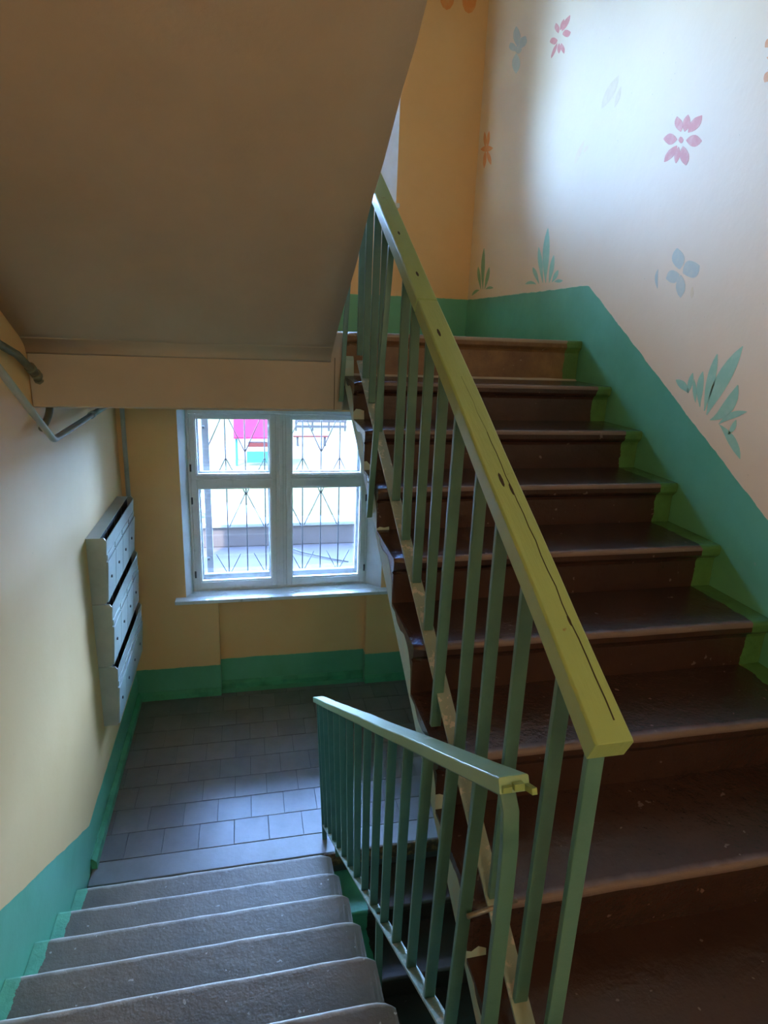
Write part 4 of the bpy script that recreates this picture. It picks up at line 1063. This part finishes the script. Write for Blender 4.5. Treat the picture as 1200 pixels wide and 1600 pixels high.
q = Vector((-0.968, 1.905, -0.500))
tube(bm, [p2] + arc(q + Vector((0, -0.06, 0)), q, q + Vector((0, 0, -0.06)), 6) + [Vector((-0.972, 1.905, -1.235 - 0.9))], 0.017, 14)
o = child(link('riser', bm, M_PIPE), gp)
bm = bmesh.new()
for c in (Vector((-0.932, -0.82, 0.015)),):
    bm = bmesh.new()
    box(bm, XL + 0.0006, c.x + 0.004, c.y - 0.008, c.y + 0.008, c.z - 0.004, c.z + 0.004)
    child(link('clip', bm, M_PIPE), gp)
dp = empty('water_pipe', 'dark olive pipe with a threaded joint curving behind the light grey pipe', 'pipe', (-0.98, 0.0, -0.25))
bm = bmesh.new()
pts = [(-0.985, -1.25, 0.47), (-0.985, -0.70, 0.12), (-0.985, -0.40, -0.055), (-0.985, -0.20, -0.105), (-0.985, 0.02, -0.200), (-0.985, 0.13, -0.285)]
tube(bm, pts, 0.0165, 14)
child(link('pipe', bm, M_PIPEDARK), dp)
bm = bmesh.new()
pts2 = arc((-0.985, 0.13, -0.285), (-0.985, 0.235, -0.365), (-0.985, 0.10, -0.425), 8) + [Vector((-0.985, 0.02, -0.450))]
tube(bm, pts2, 0.0165, 14)
child(link('pipe', bm, M_PIPEDARK), dp)
bm = bmesh.new()
tube(bm, [(-0.985, 0.055, -0.222), (-0.985, 0.120, -0.275)], 0.026, 8)
child(link('pipe_union', bm, M_PIPEDARK), dp)
bm = bmesh.new()
tube(bm, [(-0.985, -0.055, -0.165), (-0.985, -0.030, -0.178)], 0.023, 14)
child(link('pipe_union', bm, M_PIPEDARK), dp)
bm = bmesh.new()
tube(bm, [(-0.985, 0.010, -0.195), (-0.985, 0.040, -0.212)], 0.023, 14)
child(link('lock_nut', bm, M_PIPEDARK), dp)

# ================================================================== OUTSIDE
gr = empty('window_grille', 'rusty steel security grille with sunray bars outside the lower window', 'grille', (0.265, 2.44, -2.22))
GY = 2.43
bm = bmesh.new()
box(bm, -0.430, -0.372, GY - 0.015, GY + 0.03, -2.26, -0.40)
child(link('grille_post', bm, M_GRILLEPOST, bevel=0.003), gr)
bm = bmesh.new()
box(bm, 0.965, 1.0, GY - 0.012, GY + 0.02, -2.26, -0.40)
child(link('grille_post', bm, M_GRILLEPOST, bevel=0.003), gr)
GX = [-0.235 + 0.1695 * i for i in range(7)]
for gx in GX:
    bm = bmesh.new()
    tube(bm, [(gx, GY, -2.24), (gx, GY, -0.42)], 0.0058, 6)
    child(link('grille_bar', bm, M_GRILLE), gr)
# rays: V's meeting on every second bar, upper row and lower row, small forks below
nodes_up = [(GX[1], -1.02), (GX[4], -1.02) if False else (GX[5], -1.02)]
def ray(x0, z0, x1, z1):
    bm = bmesh.new()
    tube(bm, [(x0, GY, z0), (x1, GY, z1)], 0.0046, 6)
    child(link('grille_ray', bm, M_GRILLE), gr)
for i in range(-1, 7, 2):
    cx = GX[0] + 0.1695 * i
    # big V opening upwards
    if GX[0] - 0.3 < cx < 1.0:
        for sgn in (-1, 1):
            x1 = cx + sgn * 0.150
            if -0.40 < x1 < 0.98 and -0.40 < cx + sgn * 0.01 < 0.98:
                ray(cx + sgn * 0.004, -1.02, x1, -0.70)
        # lower V opening downwards
        for sgn in (-1, 1):
            x1 = cx + sgn * 0.155
            if -0.40 < x1 < 0.98 and -0.40 < cx < 0.98:
                ray(cx + sgn * 0.004, -1.40, x1, -1.72)
                ray(cx + sgn * 0.040, -1.33, cx, -1.42)
for i in range(0, 7, 2):
    cx = GX[0] + 0.1695 * i
    for sgn in (-1, 1):
        x1 = cx + sgn * 0.06
        if -0.40 < x1 < 0.98:
            ray(cx + sgn * 0.004, -1.085, x1, -1.20)
            x2 = cx + sgn * 0.11
            if -0.40 < x2 < 0.98:
                ray(cx, -2.20, x2, -1.98)
for z in (-0.66, -2.235):
    child(link('grille_rail', boxes((-0.43, 1.0, GY - 0.008, GY + 0.008, z - 0.008, z + 0.008)), M_GRILLE), gr)
for z in (-2.0, -0.8):
    for xa in (-0.42, 0.97):
        child(link('wall_anchor', boxes((xa, xa + 0.02, YO + 0.001, GY, z - 0.01, z + 0.01)), M_GRILLE), gr)

M_CONC = mat('pale_canopy_concrete', (0.038, 0.031, 0.031), 0.8, (0.032, 0.026, 0.026), 4, bump=0.3, bscale=15, spec=0.1)
M_CAP = mat('light_coping', (0.07, 0.07, 0.07), 0.7, spec=0.1)
M_GRASS = mat('mown_grass', (0.030, 0.030, 0.009), 0.95, (0.040, 0.034, 0.014), 1.2, 0.4, 0.65, bump=0.5, bscale=8, spec=0.03)
M_PATH = mat('sandy_path', (0.055, 0.042, 0.038), 0.9, (0.046, 0.036, 0.033), 3, spec=0.03)
M_CARBODY = mat('grey_blue_car_paint', (0.012, 0.014, 0.016), 0.45, spec=0.25)
M_CARGLASS = mat('car_glass', (0.05, 0.06, 0.07), 0.1)
M_RUBBER = mat('tyre_rubber', (0.02, 0.02, 0.02), 0.8)
M_PINK = mat('magenta_playhouse_paint', (0.055, 0.0035, 0.013), 0.7, (0.047, 0.003, 0.011), 4, spec=0.03)
M_TURQ = mat('turquoise_playhouse_paint', (0.010, 0.040, 0.030), 0.7, spec=0.03)
M_REDBROWN = mat('red_brown_board', (0.028, 0.006, 0.005), 0.7, spec=0.03)
M_GREYWOOD = mat('grey_board', (0.015, 0.014, 0.014), 0.7, (0.012, 0.011, 0.011), 6, spec=0.03)

structure(link('ground', boxes((-30, 40, YO - 0.02, 70, ZGND - 0.3, ZGND)), M_GRASS))
bm = bmesh.new()
pp = [(-12, 20.0), (2.2, 20.2), (3.2, 15.5), (9, 14.8), (16, 17), (16, 27), (4.5, 26), (2.0, 24.5), (-12, 24.0)]
v = [bm.verts.new((x, y, ZGND + 0.004)) for x, y in pp]
w = [bm.verts.new((x, y, ZGND - 0.02)) for x, y in pp]
bm.faces.new(v)
for i in range(len(pp)):
    bm.faces.new((v[i], v[(i + 1) % len(pp)], w[(i + 1) % len(pp)], w[i]))
o = link('path', bm, M_PATH)
tag(o, 'pale sandy path crossing the grass beyond the window', 'path')

ca = empty('entrance_canopy', 'concrete entrance canopy with low parapet just outside the lower window', 'canopy', (0.3, 3.3, ZGND))
child(link('canopy_slab', boxes((-1.6, 2.4, YO, 4.30, -2.70, -2.50)), M_CONC), ca)
child(link('parapet', boxes((-1.6, 2.4, 4.10, 4.30, -2.50, -2.25), (-1.6, -1.45, YO + 0.3, 4.10, -2.50, -2.25), (2.25, 2.4, YO + 0.3, 4.10, -2.50, -2.25)), M_CONC, bevel=0.01), ca)
child(link('coping', boxes((-1.64, 2.44, 4.06, 4.34, -2.25, -2.205)), M_CAP, bevel=0.008), ca)
for x in (-1.45, 2.2):
    child(link('canopy_post', boxes((x, x + 0.12, 4.1, 4.22, ZGND, -2.70)), M_CONC), ca)
bm = bmesh.new()
tube(bm, [(0.38, 3.9, -2.44), (0.55, 3.75, -2.47), (0.75, 3.62, -2.48), (0.90, 3.52, -2.485), (1.05, 3.40, -2.48)], 0.010, 6)
o = link('twig', bm, M_GRILLE)
tag(o, 'thin dry twig lying on the canopy outside the right casement', 'twig')

# parked car
car = empty('car', 'grey-blue hatchback parked on the grass beyond the canopy', 'car', (-1.7, 9.9, ZGND))
prof = [(-3.75, .30), (-3.75, .75), (-3.62, .92), (-3.30, 1.28), (-2.95, 1.44), (-1.95, 1.47), (-1.45, 1.42), (-0.75, 0.98), (0.05, 0.84), (0.27, 0.66), (0.30, 0.30)]
bm = bmesh.new()
rows = []
for yy, sc in ((9.30, 0.90), (9.36, 1.0), (10.75, 1.0), (10.82, 0.90)):
    rr = []
    for x, z in prof:
        f = 1.0
        y2 = yy
        if z > 1.0: y2 = yy + (0.14 if yy < 10 else -0.14)
        rr.append(bm.verts.new((x * 1.0 + (0.03 * (1 if x < -1.7 else -1) if sc < 1 else 0), y2, ZGND + z)))
    rows.append(rr)
n = len(prof)
for a, b in zip(rows, rows[1:]):
    for i in range(n):
        bm.faces.new((a[i], b[i], b[(i + 1) % n], a[(i + 1) % n]))
bm.faces.new(rows[0]); bm.faces.new(rows[-1][::-1])
child(link('body', bm, M_CARBODY, bevel=0.03), car)
for side, yy in ((0, 9.42), (1, 10.70)):
    for pts in (((-3.25, 1.0), (-2.95, 1.36), (-2.30, 1.39), (-2.30, 1.0)), ((-2.22, 1.0), (-2.22, 1.39), (-1.55, 1.36), (-1.02, 1.0))):
        bm = bmesh.new()
        a = [bm.verts.new((x, yy + (-0.02 if side == 0 else 0.02) + (0.06 if side == 0 else -0.06) * (z > 1.2), ZGND + z)) for x, z in pts]
        b = [bm.verts.new((x, yy + (0.10 if side == 0 else -0.10), ZGND + z)) for x, z in pts]
        bm.faces.new(a); bm.faces.new(b[::-1])
        for i in range(4):
            bm.faces.new((a[i], b[i], b[(i + 1) % 4], a[(i + 1) % 4]))
        child(link('side_window', bm, M_CARGLASS), car)
bm = bmesh.new()
a = [(-1.38, 9.56, 1.40), (-0.80, 9.42, 1.03), (-0.80, 10.70, 1.03), (-1.38, 10.56, 1.40)]
v = [bm.verts.new((x + 0.015, y, ZGND + z + 0.012)) for x, y, z in a]
w = [bm.verts.new((x - 0.05, y, ZGND + z - 0.05)) for x, y, z in a]
bm.faces.new(v)
for i in range(4): bm.faces.new((v[i], v[(i + 1) % 4], w[(i + 1) % 4], w[i]))
child(link('windscreen', bm, M_CARGLASS), car)
for x in (-3.05, -0.45):
    for yy in (9.32, 10.58):
        bm = bmesh.new()
        tube(bm, [(x, yy - 0.02, ZGND + 0.31), (x, yy + 0.20, ZGND + 0.31)], 0.31, 20)
        child(link('wheel', bm, M_RUBBER), car)

# playhouse
ph = empty('playhouse', 'small playhouse with magenta roof and turquoise sides on the grass', 'playhouse', (0.4, 19.6, ZGND))
bm = bmesh.new()
prism_x(bm, [(18.85, ZGND + 1.06), (19.6, ZGND + 1.66), (20.35, ZGND + 1.06), (20.35, ZGND + 1.00), (19.6, ZGND + 1.60), (18.85, ZGND + 1.00)], -0.46, 1.55)
child(link('roof', bm, M_PINK), ph)
for x in (-0.41, 1.45):
    for y in (19.0, 20.1):
        child(link('post', boxes((x, x + 0.07, y, y + 0.07, ZGND + 0.005, ZGND + 1.14)), M_TURQ), ph)
child(link('side_panel', boxes((-0.02, 1.45, 19.02, 19.05, ZGND + 0.12, ZGND + 0.52)), M_TURQ), ph)
child(link('counter', boxes((0.02, 1.50, 18.92, 19.2, ZGND + 0.70, ZGND + 0.84)), M_REDBROWN), ph)
# low fence and bench far off
fe = empty('yard_fence', 'low grey board fence far across the yard in the right casement', 'fence', (3.2, 27, ZGND))
for x in (2.3, 3.1, 3.9, 4.7):
    child(link('fence_post', boxes((x, x + 0.08, 27, 27.08, ZGND, ZGND + 0.75)), M_GREYWOOD), fe)
for z in (0.15, 0.42, 0.64):
    child(link('fence_board', boxes((2.3, 4.8, 26.97, 27.0, ZGND + z, ZGND + z + 0.13)), M_GREYWOOD), fe)
be = empty('yard_bench', 'red-brown bench beside the path seen through the right casement', 'bench', (2.6, 23, ZGND))
child(link('bench_seat', boxes((1.9, 3.4, 22.8, 23.2, ZGND + 0.40, ZGND + 0.46)), M_REDBROWN), be)
for x in (2.05, 3.2):
    child(link('leg', boxes((x, x + 0.07, 22.85, 23.15, ZGND + 0.005, ZGND + 0.40)), M_GREYWOOD), be)

# round lamp added behind the viewer as warm fill for soffit and walls
wl = empty('wall_lamp', 'round fill lamp added out of view on the wall behind the viewer', 'lamp', (0.35, YREAR + 0.001, 0.45))
bm = bmesh.new()
tube(bm, [(0.35, YREAR + 0.001, 0.45), (0.35, YREAR + 0.05, 0.45)], 0.075, 24)
child(link('base', bm, M_PIPE), wl)
bm = bmesh.new()
bmesh.ops.create_uvsphere(bm, u_segments=24, v_segments=14, radius=0.12)
bmesh.ops.translate(bm, vec=(0.35, YREAR + 0.16, 0.45), verts=bm.verts[:])
k = NT('fill_lamp_glass')
k.color((0.8, 0.75, 0.65))
k.b.inputs['Emission Color'].default_value = (1.0, 0.80, 0.56, 1)
k.b.inputs['Emission Strength'].default_value = FILL_RADIANCE
child(link('globe', bm, k.m, smooth=True), wl)
